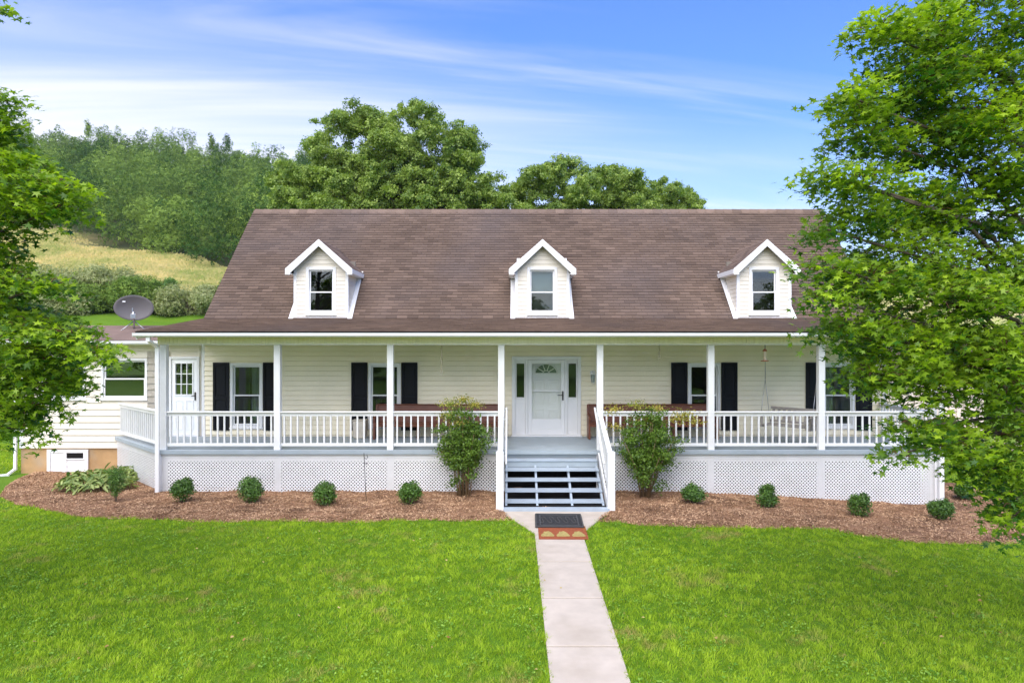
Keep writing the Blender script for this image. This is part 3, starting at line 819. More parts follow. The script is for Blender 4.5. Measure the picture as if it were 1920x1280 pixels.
# porch ends closed above the rails by the roof triangle
mb = MB()
for x0 in (-8.44, 10.12): mb.prism([(16.41, 3.53), (YW, 3.53), (YW, 4.05), (16.41, 3.76)], 0, x0, x0+.05)
mb.build('porch_end_panel', M['siding'], house)

# ---- deck
SX0_, SX1_ = -.155, 1.995
AX, AY = -8.40, 16.18      # angled left corner (front)
BXw, BYw = -10.78, 18.56   # meets the wing wall
DXR = 10.12
deck = empty('deck', parent=house)
db = MB(); y = 16.19
while y < YW-.01:
    y2 = min(y+.138, YW-.002)
    def xl(yy): return AX - (yy-AY)*(AX-BXw)/(BYw-AY)
    db.hexa([(xl(y), y, DZ-.03), (DXR, y, DZ-.03), (DXR, y2-.004, DZ-.03), (xl(y2), y2-.004, DZ-.03)], [(xl(y), y, DZ), (DXR, y, DZ), (DXR, y2-.004, DZ), (xl(y2), y2-.004, DZ)])
    y = y2
o = db.build('deck_boards', M['deck'], deck); o['kind'] = 'stuff'
rb = MB(); rb.bar((AX, AY, DZ-.045), (DXR, AY, DZ-.045), .04, .085)
rb.bar((BXw, BYw, DZ-.045), (AX, AY, DZ-.045), .04, .085); rb.box(DXR-.02, DXR+.02, AY+.02, YW, DZ-.09, DZ)
rb.build('deck_fascia', M['deck'], deck)
MB().box(AX+.1, DXR-.05, AY+.075, AY+.115, DZ-.27, DZ-.09).build('rim_joist', M['white'], deck)
mb = MB(); mb.bar((BXw+.05, BYw+.02, DZ-.18), (AX+.05, AY+.12, DZ-.18), .04, .18); mb.build('rim_joist', M['white'], deck)

# posts
POSTX = [-8.30, -5.59, -2.90, -.256, 2.096, 4.74, 7.37, 10.03]
PW = .15
for x in POSTX:
    mb = MB(); mb.box(x-PW/2, x+PW/2, PYC-PW/2, PYC+PW/2, DZ, 3.52)
    mb.build('porch_post', M['white'], house, bevel=.006)
    # lower post behind the lattice
    if x not in (-.256, 2.096) or True:
        piece('footing_post', (.16, .05, 1.35), M['white'], house, (x, PYC+.0, DZ-.09-.675))

# railings
def railing(p, q, name='railing', top=DZ+.915, bot=DZ+.155, sp=.162, kind=0):
    p, q = Vector((*p, 0)), Vector((*q, 0)); d = q-p; Ln = d.length; u_ = d/Ln; ang = math.atan2(u_.y, u_.x)
    e = empty(name, (p.x, p.y, 0), house, ang)
    mb = MB(); mb.box(0, Ln, -.065, .065, top-.032, top); mb.build('top_rail', M['white'], e, bevel=.005)
    mb = MB(); mb.box(0, Ln, -.019, .019, top-.112, top-.033); mb.build('rail_board', M['white'], e)
    mb = MB(); mb.box(0, Ln, -.02, .02, bot-.07, bot); mb.build('bottom_rail', M['white'], e, bevel=.004)
    n_ = max(1, round(Ln/sp)); 
    for i in range(n_):
        x = (i+.5)*Ln/n_
        piece('baluster', (.036, .036, top-.113-bot-.001), M['white'], e, (x, 0, (top-.113+bot)/2))
    for f in (.33, .66):
        pass
    return e
for a, b in zip(POSTX[:-1], POSTX[1:]):
    if a == -.256: continue
    railing((a+PW/2+.001, PYC), (b-PW/2-.001, PYC))
railing((POSTX[0]-.075, PYC+.055), (-10.62, 18.50), sp=.15)
railing((POSTX[-1], PYC+PW/2+.001), (POSTX[-1], YW-.02), sp=.15)

# lattice skirt (slats cross at 45 degrees), one joined part per bay
def lattice(p, q, zb_fn, name='lattice_panel', sw=.0265, spc=.0570):
    """p,q floor plan ends; zb_fn lower edge; slats laid in two layers and cut to the panel"""
    p, q = Vector((*p, 0)), Vector((*q, 0)); d = q-p; Ln = d.length; ang = math.atan2(d.y, d.x)
    e = empty(name, (p.x, p.y, 0), house, ang)
    zt = DZ-.092; H = zt - zb_fn
    per = spc*math.sqrt(2); hw = sw*math.sqrt(2)/2; mb = MB(); th = .003
    def slat(xb0, xb1, sgn, y0):    # strip between offsets on the bottom edge, rising to the right (sgn=1) or left
        # polygon of strip within rect [0,Ln]x[0,H]; strip: t = x - sgn*z in [xb0, xb1]
        poly = [(0, 0), (Ln, 0), (Ln, H), (0, H)]
        for lim, keep in ((xb0, 1), (xb1, -1)):
            out = []
            for i in range(len(poly)):
                a, b = poly[i], poly[(i+1) % len(poly)]
                fa, fb_ = keep*((a[0]-sgn*a[1])-lim), keep*((b[0]-sgn*b[1])-lim)
                if fa >= 0: out.append(a)
                if (fa >= 0) != (fb_ >= 0):
                    t_ = fa/(fa-fb_); out.append((a[0]+(b[0]-a[0])*t_, a[1]+(b[1]-a[1])*t_))
            poly = out
            if len(poly) < 3: return
        mb.prism([(a, b+zb_fn) for a, b in poly], 1, y0, y0+th)
    k = -int((H+.2)/per)-1
    while k*per < Ln+H+.2:
        slat(k*per-hw, k*per+hw, 1, -.003); slat(k*per-hw, k*per+hw, -1, .0005); k += 1
    o = mb.build('slat_lattice', M['white'], e); o['kind'] = 'stuff'
    return e
LY = AY+.03
for a, b in zip(POSTX[:-1], POSTX[1:]):
    if a == -.256: continue
    if a == POSTX[0]: a = AX+.05
    lattice((a, LY), (b, LY), -.14 - max(0, b-4)*.056 - .03)
lattice((BXw+.06, BYw-.02), (AX+.03, AY+.035), -.1)
lattice((POSTX[-1]+.06, LY), (POSTX[-1]+.06, YW), -.5)
mb = MB()
for x in POSTX[1:-1]:
    if x in (-.256, 2.096): continue
    pass
# corner posts below the deck
for x in (AX+.03, POSTX[-1]+.03): piece('skirt_corner', (.10, .07, 1.5), M['white'], house, (x, AY+.005, DZ-.10-.75))
MB().box(AX-.2, DXR-.1, 16.75, 16.78, -.8, DZ-.10).build('skirt_shade_sheet', M['dark'], house)  # near-black sheet added behind the lattice so its holes read as shade
mb = MB(); mb.bar((BXw+.35, BYw+.1, .35), (AX+.2, AY+.6, .35), .03, 1.2); mb.build('skirt_shade_sheet', M['dark'], house)  # same added shade sheet behind the angled lattice
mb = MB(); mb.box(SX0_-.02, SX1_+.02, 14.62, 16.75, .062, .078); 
mb.build('step_shade_sheet', M['dark'], house)  # near-black sheet added under the open steps in place of shade
# the earth below the deck is the mulch sheet; a near-black support pier row stands there
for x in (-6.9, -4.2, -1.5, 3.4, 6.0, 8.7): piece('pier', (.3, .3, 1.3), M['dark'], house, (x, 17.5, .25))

# ---- steps
steps = empty('steps', parent=house)
SX0, SX1 = -.155, 1.995; RISE, RUN = .175, .295
def tread_yz(k): return AY+.02 - RUN*k, DZ - RISE*k
for k in range(1, 6):
    yn, z = tread_yz(k)
    mb = MB(); mb.box(SX0, SX1, yn, yn+.140, z-.038, z); mb.box(SX0, SX1, yn+.146, yn+RUN+(.0 if k > 1 else -.045), z-.038, z)
    mb.build('tread', M['tread'], steps, bevel=.005)
yn, z = tread_yz(6)
MB().box(SX0-.03, SX1+.06, yn-.06, yn+.10, -.03, .085).build('toe_board', M['tread'], steps, bevel=.006)
for k in (0, 1):
    yn, z = tread_yz(k); MB().box(SX0, SX1, yn+.022+(.0 if k else .004), yn+.04, z-RISE+.001, z-.039 if k else z-.088).build('riser', M['deck'], steps)
for x in (SX0+.03, .545, 1.295, SX1-.03):
    mb = MB(); pts = []
    for k in range(1, 6):
        yn, z = tread_yz(k); pts += [(yn+RUN-.002, z-.039), (yn+.03, z-.039), ] if k == 1 else [(yn+RUN+.03, z-.039), (yn+.03, z-.039)]
    yn, z = tread_yz(6); pts += [(yn+.12, .0), (yn+.12, -.06), (AY-.02, DZ-1.0+.28-.05)]
    # build as vertical posts plus sloping board so every tread is carried
    a0, a1 = tread_yz(1), tread_yz(6)
    mb.bar((x, a0[0]+.10, a0[1]-.16), (x, a1[0]+.22, a1[1]-.03+.06), .045, .13)
    for k in range(1, 6):
        yn, z = tread_yz(k); mb.box(x-.0225, x+.0225, yn+.04, yn+.10, z-RISE, z-.039)
    mb.build('stringer', M['tread'], steps)
NY = 14.46
for x in (POSTX[3], POSTX[4]):
    mb = MB(); mb.box(x-.08, x+.08, NY-.08, NY+.08, -.05, 1.27); mb.build('newel_post', M['white'], steps, bevel=.008)
    s = 1 if x > CX else -1
    mb = MB(); mb.bar((x, PYC-.075, DZ+.83), (x, NY+.08, 1.20), .10, .035); mb.bar((x, PYC-.075, DZ+.77), (x, NY+.08, 1.14), .035, .09)
    mb.bar((x, PYC-.075, DZ+.06), (x, NY+.08, .26), .035, .09)
    mb.bar((x-s*.05, AY-.02, DZ-.16), (x-s*.05, NY+.0, .0), .035, .26)
    mb.build('stair_rail', M['white'], steps)
    for i in range(9):
        t_ = (i+.6)/9.2; yy = PYC-.075 + (NY+.08-PYC+.075)*t_; zt_ = DZ+.74+(1.14-DZ-.77)*t_; zb_ = DZ+.10+(.26-DZ-.06)*t_
        piece('baluster', (.036, .036, round(zt_-zb_-.01, 3)), M['white'], steps, (x, yy, (zt_+zb_)/2-.01))
    mb = MB(); xi = x - s*.13
    mb.tube([(x-s*.075, PYC-.02, 1.97), (xi, PYC-.06, 2.02), (xi, 14.62, 1.02), (xi, 14.56, .985)], .021, 8)
    for yy, zz_ in ((16.0, 1.90), (15.3, 1.455), (14.8, 1.125)):
        pass
    for t_ in (.18, .85):
        yy = PYC-.06 + (14.62-PYC+.06)*t_; zz_ = 2.02 + (1.02-2.02)*t_; mb.tube([(xi, yy, zz_-.01), (xi+s*.03, yy, zz_-.06), (x-s*.0, yy, zz_-.09)], .009, 5)
    mb.build('handrail', M['trim'], steps)

# ---- dormers
def dormer(cx):
    e = empty('dormer', parent=house); x0, x1 = cx-DHW, cx+DHW
    zb = BZb-.03; yf = DYF
    slope = (DPZ-DEZ)/(DHW+.16)
    wz0, wz1, ww = 4.36, 5.72, .86
    holes_ = [(cx-ww/2, cx+ww/2, wz0, wz1)]
    # core: cheeks run back into the roof
    core = MB()
    for xa, xb in ((x0, x0+.08), (x1-.08, x1)):
        core.prism([(yf+.004, zb-.1), (yf+.004, DEZ+.02), (roof_y(DEZ)+.35, DEZ+.02), (roof_y(DEZ)-.1, DEZ-.2)], 0, xa, xb)
    backing(x0+.08, x1-.08, zb-.1, DEZ+.02, yf+.004, yf+.08, holes_, core)
    core.prism([(x0, DEZ+.021), (x1, DEZ+.021), (cx, DPZ-.13)], 1, yf+.004, yf+.08)
    core.build('dormer_wall', M['wingsiding'], e)
    # front cladding
    z = zb+.05; ex = .118
    while z < DPZ-.15:
        zt_ = min(z+ex, DPZ)
        a, b = x0+.06, x1-.06
        if z > DEZ-.04:
            half = (DPZ-.10-z)/slope*1.0
            a, b = max(a, cx-half), min(b, cx+half)
        if b-a > .05:
            if z < wz1-.02 and zt_ > wz0:
                segs = ((a, cx-ww/2), (cx+ww/2, b))
            else: segs = ((a, b),)
            for p_, q_ in segs: board_mesh(p_, q_, z, zt_, yf, .014, .006).build('siding_board', M['wingsiding'], e)
        z = zt_
    # cheek cladding
    for s in (-1, 1):
        z = zb+.18; xs_ = cx+s*DHW
        while z < DEZ-.02:
            zt_ = min(z+.118, DEZ); yb_ = roof_y(z)+.03
            mb = MB()
            mb.hexa([(xs_+s*.013, yf+.05, z), (xs_+s*.013, yb_, z), (xs_, yb_, z), (xs_, yf+.05, z)][::s], [(xs_+s*.002, yf+.05, zt_), (xs_+s*.002, yb_+.11, zt_), (xs_, yb_+.11, zt_), (xs_, yf+.05, zt_)][::s])
            mb.build('siding_board', M['wingsiding'], e); z = zt_
    tr_ = MB()
    for s in (-1, 1):
        tr_.box(cx+s*(DHW-.06), cx+s*(DHW+.018), yf-.02, yf+.05, zb, DEZ-.02)
        # flashing on the roof along the cheeks
        xa = cx+s*(DHW+.014); xb = cx+s*(DHW+.14)
        nrm = (-.709, .705); 
        def rp(y_, o_): 
            z_ = BZb+(y_-BYb)*(RZ-BZb)/(RY-BYb); return (y_ - o_*.709, z_ + o_*.705)
        ya, yb_ = DYF-.10, roof_y(DEZ)+.05
        q = [rp(ya, .022), rp(yb_, .022), rp(yb_, .034), rp(ya, .034)]
        tr_.prism(q, 0, xa, xb)
    tr_.box(cx-DHW-.13, cx+DHW+.13, yf-.055, yf+.0, zb+.02, zb+.075)
    tr_.build('flashing_trim', M['trim'], e)
    make_window(cx, ww, wz0, wz1, yf, None, cas=.085, split=.47, subparent=e, proud=.028)
    # roof planes
    yo = yf-.24; th = .09
    for s in (-1, 1):
        xe = cx+s*(DHW+.17); ze = DEZ-.01
        def zt(x_): return DPZ - abs(x_-cx)*slope
        ylow = roof_y(zt(xe)); yhi = roof_y(DPZ)
        A = [(cx, yo, DPZ), (xe, yo, zt(xe)), (xe, ylow+.06, zt(xe)), (cx, yhi+.06, DPZ)]
        B = [(a, b, c-th) for a, b, c in A]
        rf = MB(); rf.hexa(B[::s], A[::s]); rf.build('dormer_roof', M['underlay'], e)
        sg = MB(); vv = []; k = 0; rnd = random.Random(int(cx*10)+s)
        Ls = math.hypot(xe-cx, zt(xe)-DPZ); cs = abs(xe-cx)/Ls; ss = (DPZ-zt(xe))/Ls
        nn = int(Ls/.127)+1
        for k in range(nn):
            t0, t1 = k*.127-.02, min(Ls, k*.127+.15)
            pa = (xe-s*t0*cs, zt(xe)+t0*ss); pb = (xe-s*t1*cs, zt(xe)+t1*ss)
            yend = roof_y(pa[1]); yy = yo-.015-(.15 if k % 2 else 0)
            while yy < yend+.05:
                a_, b_ = max(yy, yo-.015), min(yy+.299, yend+.08); yy += .305
                if b_-a_ < .03: continue
                up = [(pa[0], a_, pa[1]+.016), (pa[0], b_, pa[1]+.016), (pb[0], b_, pb[1]+.004), (pb[0], a_, pb[1]+.004)]
                dn = [(p_[0], p_[1], q_) for p_, q_ in zip(up, (pa[1]+.002, pa[1]+.002, pb[1]-.004, pb[1]-.004))]
                sg.hexa(dn[::s], up[::s]); vv += [min(1, max(.3, rnd.gauss(.8, .12)))]*8
        o = sg.build('shingle_courses', M['shingle'], e, var=vv); o['kind'] = 'stuff'
        # rake fascia with square return, eave fascia
        rkk = MB(); w_ = .15
        rkk.prism([(cx, DPZ+.004), (xe+s*.012, zt(xe)-.006), (xe+s*.012, zt(xe)-.006-w_*1.12), (xe-s*.13, zt(xe)-.006-w_*1.12), (xe-s*.13, zt(xe)-.006-w_*1.12+.05), (cx, DPZ+.004-w_*1.28)], 1, yo-.03, yo-.002)
        rkk.build('rake_fascia', M['trim'], e, bevel=.004)
        ef = MB(); ef.hexa([(xe, yo, zt(xe)-.14), (xe+s*.02, yo, zt(xe)-.14), (xe+s*.02, ylow-.05, zt(xe)-.14), (xe, ylow-.05, zt(xe)-.14)][::s], [(xe, yo, zt(xe)-.012), (xe+s*.02, yo, zt(xe)-.012), (xe+s*.02, ylow-.03, zt(xe)-.012), (xe, ylow-.03, zt(xe)-.012)][::s])
        ef.box(cx+s*(DHW+.01), xe, yo, ylow-.02, zt(xe)-.15, zt(xe)-.135)
        ef.build('eave_fascia', M['trim'], e)
    rcp = MB(); rcp.add([(cx-.12, yo-.02, DPZ-.085), (cx, yo-.02, DPZ+.03), (cx+.12, yo-.02, DPZ-.085), (cx-.12, roof_y(DPZ)+.05, DPZ-.085), (cx, roof_y(DPZ)+.05, DPZ+.03), (cx+.12, roof_y(DPZ)+.05, DPZ-.085)], [(0, 1, 4, 3), (1, 2, 5, 4), (0, 2, 1)])
    rcp.build('dormer_ridge', M['shingle'], e, var=.8)
    # room behind the window
    rm = MB(); rm.box(cx-.72, cx+.72, yf+1.1 if cx != DORX[1] else yf+.25, yf+1.15 if cx != DORX[1] else yf+.27, 4.2, 6.0)
    rm.build('dormer_room', M['interior'] if cx != DORX[1] else M['reflection_sheet'], e)  # middle dormer: white sheet stands in for a pale reflection in the glass
    return e
for c in DORX: dormer(c)
MB().box(.55, 1.17, DYF+.23, DYF+.24, 4.3, 4.98).build('dormer_shadow_panel', M['interior'], house)  # dark panel over the white sheet's lower part, shadow put in as colour

# ---- left wing
WXL, WXR = -13.40, -8.47
wing = empty('side_wing_wall', parent=house)
wh = [(-11.19, -9.93, 2.02, 3.14), (-12.86, -11.60, 2.02, 3.14), (-9.32, -8.53, DZ, 3.19)]
mb = MB(); backing(WXL, WXR, .69, 3.62, YW+.006, YW+.12, wh, mb)
mb.box(WXL, WXL+.12, YW+.12, 23.4, .69, 3.62); mb.box(WXL, WXR, 23.4, 23.5, .69, 3.8)
mb.build('wall_core', M['wingsiding'], wing)
clad(WXL+.10, -9.93+1.26*0, .70, 3.52, YW, .176, wh, M['wingsiding'], wing, 5)
clad(-9.93, WXR-.03, DZ+.05 if False else .70, 3.52, YW, .176, wh, M['wingsiding'], wing, 6)
mb = MB(); mb.box(WXL-.01, WXL+.10, YW-.025, YW+.03, .70, 3.52); mb.build('corner_trim', M['trim'], wing)
MB().box(WXL, BXw+.3, YW+.03, YW+.15, -.3, .688).build('foundation', M['found'], house)
MB().box(WXL, WXL+.12, YW+.15, 23.4, -.6, .688).build('foundation', M['found'], house)
for (a, b, z0, z1) in wh[:2]:
    make_window((a+b)/2, b-a, z0, z1, YW, house, cas=.06, split=.5, curtain=None, gl='wingglass')
mb = MB(); mb.box(WXL+.12, WXR-.02, 21.2, 21.3, .7, 3.6); mb.box(WXL+.12, WXR-.02, YW+.13, 21.2, .66, .70); mb.box(WXL+.12, WXR-.02, YW+.13, 21.2, 3.55, 3.6)
mb.build('room_wall', M['interior'], house)
mb = MB(); mb.box(-10.15, -10.05, YW+.4, YW+1.6, .7, 3.5); mb.build('room_partition', M['interior'], house)
# side door with nine-light window
sdr = MB(); xa, xb = wh[2][0], wh[2][1]; ring(sdr, xa-.02, xb+.02, DZ, 3.19, .07, YW-.04, YW+.1, bot=.03)
sdo = sdr.build('side_door', M['trim'], house, bevel=.005)
la, lb = xa+.055, xb-.055
lf = MB(); g0, g1, h0, h1 = la+.10, lb-.12, 2.16, 3.0
backing(la, lb, DZ+.035, 3.115, YW+.0, YW+.05, [(g0, g1, h0, h1)], lf)
ring(lf, g0-.03, g1+.03, h0-.03, h1+.03, .03, YW-.02, YW)
for i in (1, 2): lf.box(g0+(g1-g0)*i/3-.009, g0+(g1-g0)*i/3+.009, YW-.012, YW+.01, h0, h1)
for i in (1, 2): lf.box(g0, g1, YW-.0115, YW+.0095, h0+(h1-h0)*i/3-.009, h0+(h1-h0)*i/3+.009)
for xa_, xb_ in ((la+.09, (la+lb)/2-.04), ((la+lb)/2+.04, lb-.09)): ring(lf, xa_, xb_, DZ+.18, 2.0, .025, YW-.012, YW)
lf.build('door_leaf', M['doorwhite'], sdo)
MB().box(g0, g1, YW+.02, YW+.025, h0, h1).build('door_pane', M['wingglass'], sdo)
hd = MB(); hd.box(lb-.055, lb-.025, YW-.03, YW, 2.0, 2.22); hd.tube([(lb-.04, YW-.03, 2.13), (lb-.04, YW-.07, 2.12), (lb-.12, YW-.07, 2.12)], .01, 6); hd.build('handle', M['black_metal'], sdo)
# wing roof
wr = MB(); WE = (18.25, 3.63); WR_ = (21.3, 4.10)
wr.prism([(WE[0], WE[1]-.06), (WR_[0], WR_[1]-.1), (23.9, 3.6), (23.9, 3.7), (WR_[0], WR_[1]-.012), (WE[0], WE[1]-.012)], 0, WXL-.25, -8.76)
wing_roof = wr.build('side_wing_roof', M['underlay'], house)
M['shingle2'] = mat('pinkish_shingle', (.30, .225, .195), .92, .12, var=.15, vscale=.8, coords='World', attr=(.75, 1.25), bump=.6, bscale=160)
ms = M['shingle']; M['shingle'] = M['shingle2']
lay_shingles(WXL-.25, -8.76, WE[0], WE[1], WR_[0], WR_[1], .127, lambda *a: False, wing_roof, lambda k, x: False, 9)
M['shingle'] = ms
MB().prism([(WE[0]-.12, WE[1]-.015), (WE[0]-.115, WE[1]-.07), (WE[0]-.09, WE[1]-.105), (WE[0]-.01, WE[1]-.105), (WE[0]-.01, WE[1]-.02), (WE[0]-.02, WE[1]-.02), (WE[0]-.02, WE[1]-.09), (WE[0]-.1, WE[1]-.085)], 0, WXL-.27, -8.5).build('gutter', M['trim'], house)
mb = MB(); mb.box(WXL-.25, -8.76, WE[0]-.008, WE[0]+.02, WE[1]-.13, WE[1]-.02); mb.box(WXL-.25, -8.46, WE[0]+.021, YW+.01, 3.505, 3.52)
mb.build('fascia', M['frieze'], house)
# crawl-space door in the foundation
cd_ = MB(); xa, xb, z0, z1 = -12.66, -11.54, -.04, .66; yy = YW+.02
ring(cd_, xa, xb, z0, z1, .09, yy-.05, yy); cd_.box(xa+.09, xb-.09, yy-.025, yy, z0+.09, z1-.09)
cd_.box(-12.21, -12.12, yy-.045, yy-.024, z0+.09, z1-.09)
cd_.bar((xa+.12, yy-.033, z1-.12), (xb-.3, yy-.033, z0+.12), .02, .055, up=(0, 0, 1))
crawl = cd_.build('crawl_space_door', M['white'], house, bevel=.004)
MB().box(-12.13, -11.66, yy-.034, yy-.026, .42, .60).build('vent_pane', M['dark'], crawl)
mb = MB(); ring(mb, -12.16, -11.63, .39, .63, .03, yy-.055, yy-.026); mb.build('vent_frame', M['white'], crawl)

# downspouts
def downspout(pts, m, w_=.062, parent=house):
    mb = MB()
    for a, b in zip(pts[:-1], pts[1:]):
        mb.bar(a, b, w_, .05)
    for q in pts[1:-1]: mb.box(q[0]-w_/2-.001, q[0]+w_/2+.001, q[1]-.027, q[1]+.027, q[2]-.03, q[2]+.03)
    return mb.build('downspout', m, parent)
downspout([(-8.42, 15.80, 3.72), (-8.42, 15.80, 3.63), (-8.36, 16.09, 3.46), (-8.36, 16.09, .02), (-8.36, 15.95, -.05)], M['trim'], .09)
downspout([(10.10, 15.80, 3.72), (10.10, 15.80, 3.63), (10.12, 16.09, 3.46), (10.12, 16.09, -.28), (10.14, 15.95, -.34)], M['trim'], .11)
downspout([(WXL-.12, 18.17, 3.55), (WXL-.06, 18.5, 3.35), (WXL-.06, 18.5, .15), (WXL-.12, 18.3, .03), (WXL-.9, 17.7, .03)], M['trim'], .075)

# ------------------------------------------------------------------ things on the porch
def pew(x0, x1, yb, label):
    """long slatless bench: solid ends, tall back board, seat and front rail"""
    e = empty('bench', ((x0+x1)/2, yb, DZ)); tag(e, label, 'bench', 'long wooden benches on the porch'); L_ = (x1-x0)/2; Hb = .86
    for s in (-1, 1):
        mb = MB(); xx = s*(L_-.025)
        mb.prism([(-.46, .0), (.02, .0), (.02, Hb+.03), (-.06, Hb+.03), (-.10, .66), (-.40, .60), (-.47, .55), (-.44, .44)], 0, xx-.025, xx+.025)
        mb.build('end_panel', M['wood'], e, bevel=.008)
    mb = MB(); mb.hexa([(-L_+.05, -.06, .42), (L_-.05, -.06, .42), (L_-.05, -.035, .42), (-L_+.05, -.035, .42)], [(-L_+.05, .0, Hb), (L_-.05, .0, Hb), (L_-.05, .022, Hb), (-L_+.05, .022, Hb)])
    mb.build('backrest', M['wood'], e)
    MB().box(-L_+.02, L_-.02, -.03, .05, Hb, Hb+.035).build('back_rail', M['wood'], e, bevel=.008)
    MB().box(-L_+.05, L_-.05, -.44, -.07, .405, .435).build('seat', M['wood'], e, bevel=.006)
    MB().box(-L_+.05, L_-.05, -.415, -.395, .33, .404).build('apron', M['wood'], e)
    for xx in (-L_*.33, L_*.33): MB().box(xx-.02, xx+.02, -.38, -.10, 0, .404).build('leg', M['wood'], e)
    return e
pew(-3.66, -.20, 18.42, 'long red-brown wooden bench against the wall left of the front door')
pew(2.02, 5.45, 18.42, 'long red-brown wooden bench against the wall right of the front door')

# cream storage hamper beside the left bench
e = empty('hamper', (-4.05, 18.2, DZ)); tag(e, 'cream canvas hamper standing between the shutter and the left bench', 'hamper')
MB().hexa([(-.15, -.13, 0), (.15, -.13, 0), (.15, .13, 0), (-.15, .13, 0)], [(-.18, -.16, .47), (.18, -.16, .47), (.18, .16, .47), (-.18, .16, .47)]).build('body', M['basket'], e, bevel=.03)
MB().box(-.19, .19, -.17, .17, .47, .50).build('lid', M['basket'], e, bevel=.012)

# porch swing
sw = empty('porch_swing', (7.03, 17.25, DZ+.46), rz=R(-47)); tag(sw, 'weathered grey wooden swing hanging on chains at the right of the porch', 'porch swing')
for i in range(5): MB().box(-.62, .62, -.30+i*.105, -.21+i*.105, -.012, .012).build('seat_slat', M['greywood'], sw)
MB().box(-.64, .64, .25, .285, .36, .43).build('back_rail', M['greywood'], sw, bevel=.005)
MB().box(-.64, .64, .225, .255, .03, .09).build('back_rail', M['greywood'], sw, bevel=.005)
for i in range(9):
    x = -.56+i*.14; MB().hexa([(x-.035, .235, .09), (x+.035, .235, .09), (x+.035, .25, .09), (x-.035, .25, .09)], [(x-.035, .262, .36), (x+.035, .262, .36), (x+.035, .277, .36), (x-.035, .277, .36)]).build('back_slat', M['greywood'], sw)
for s in (-1, 1):
    mb = MB(); mb.box(s*.62-.02, s*.62+.02, -.33, .26, -.06, -.014); mb.build('seat_frame', M['greywood'], sw)
    mb = MB(); mb.box(s*.62-.035, s*.62+.035, -.32, .27, .22, .245); mb.box(s*.62-.02, s*.62+.02, -.29, -.25, -.01, .22); mb.build('armrest', M['greywood'], sw)
    mb = MB(); top = (s*.66, 0, 3.60-DZ-.46); mid = (s*.66, 0, 1.15)
    mb.tube([top, mid], .008, 5); mb.tube([mid, (s*.66, -.30, -.03)], .007, 5); mb.tube([mid, (s*.66, .27, .0)], .007, 5)
    mb.build('chain', M['steel'], sw)

# hanging copper bird feeder
e = empty('bird_feeder', (6.13, 16.55, 3.12)); tag(e, 'small copper lantern-shaped bird feeder hanging from the porch beam', 'bird feeder')
MB().lathe([(0, 0), (.095, .0), (.10, .015), (.04, .03), (0, .03)], n=16).build('tray', M['copper'], e)
MB().lathe([(.038, .03), (.038, .24)], n=12).build('seed_tube', M['hopper'], e)
MB().lathe([(.0, .24), (.06, .245), (.05, .27), (.018, .30), (0, .31)], n=16).build('cap', M['copper'], e)
MB().tube([(0, 0, .30), (0, 0, .42)], .004, 5).build('hanger', M['black_metal'], e)

def chime(x, y, ln, label, name='wind_chime'):
    e = empty(name, (x, y, 3.62-ln)); tag(e, label, 'wind chime')
    mb = MB(); mb.tube([(0, 0, 0), (.004, 0, ln*.5), (0, 0, ln)], .012, 5); mb.build('cord', M['chime'], e)
    n_ = int(ln/.055)
    for i in range(n_):
        z = .02+i*.05; MB().lathe([(0, -.022), (.024, -.010), (.026, .008), (0, .022)], c=(.004*math.sin(i*2), 0, z), n=8).build('bead', M['chime'], e)
chime(-1.75, 17.0, .82, 'long cream beaded string hanging from the porch ceiling above the left bench')
chime(3.67, 17.0, .46, 'short cream beaded string hanging from the porch ceiling above the right bench')

def wall_lamp(x, label):
    e = empty('wall_lamp', (x, YW-.014, 2.70)); tag(e, label, 'wall lamp', 'lamps beside the front door')
    MB().box(-.06, .06, -.02, 0, -.1, .1).build('back_plate', M['trim'], e, bevel=.004)
    mb = MB(); mb.tube([(0, -.02, .07), (0, -.09, .12), (0, -.13, .07)], .010, 6); mb.build('arm', M['trim'], e)
    mb = MB(); mb.lathe([(.0, .08), (.03, .07), (.075, .02), (.078, .01)], c=(0, -.13, 0), n=12); mb.lathe([(0, -.22), (.05, -.22), (.05, -.205), (0, -.20)], c=(0, -.13, 0), n=12)
    for a in range(6): mb.tube([(.07*math.cos(a*PI/3), -.13+.07*math.sin(a*PI/3), .015), (.048*math.cos(a*PI/3), -.13+.048*math.sin(a*PI/3), -.205)], .004, 4)
    mb.build('cage', M['trim'], e)
    MB().lathe([(.04, -.20), (.06, .01)], c=(0, -.13, 0), n=12).build('shade', M['glass'], e)
wall_lamp(2.19, 'small white lantern wall lamp on the siding right of the front door')
wall_lamp(-.32, 'small white lantern wall lamp left of the front door, mostly behind the post')

# outlet cover box near the swing
e = empty('outlet_box', (6.98+.1, YW-.014, 1.42)); tag(e, 'small white electrical outlet box with dark socket low on the siding', 'outlet')
MB().box(-.05, .05, -.03, 0, -.09, .09).build('cover', M['trim'], e, bevel=.004); MB().box(-.018, .018, -.034, -.029, -.05, .05).build('socket', M['dark'], e)

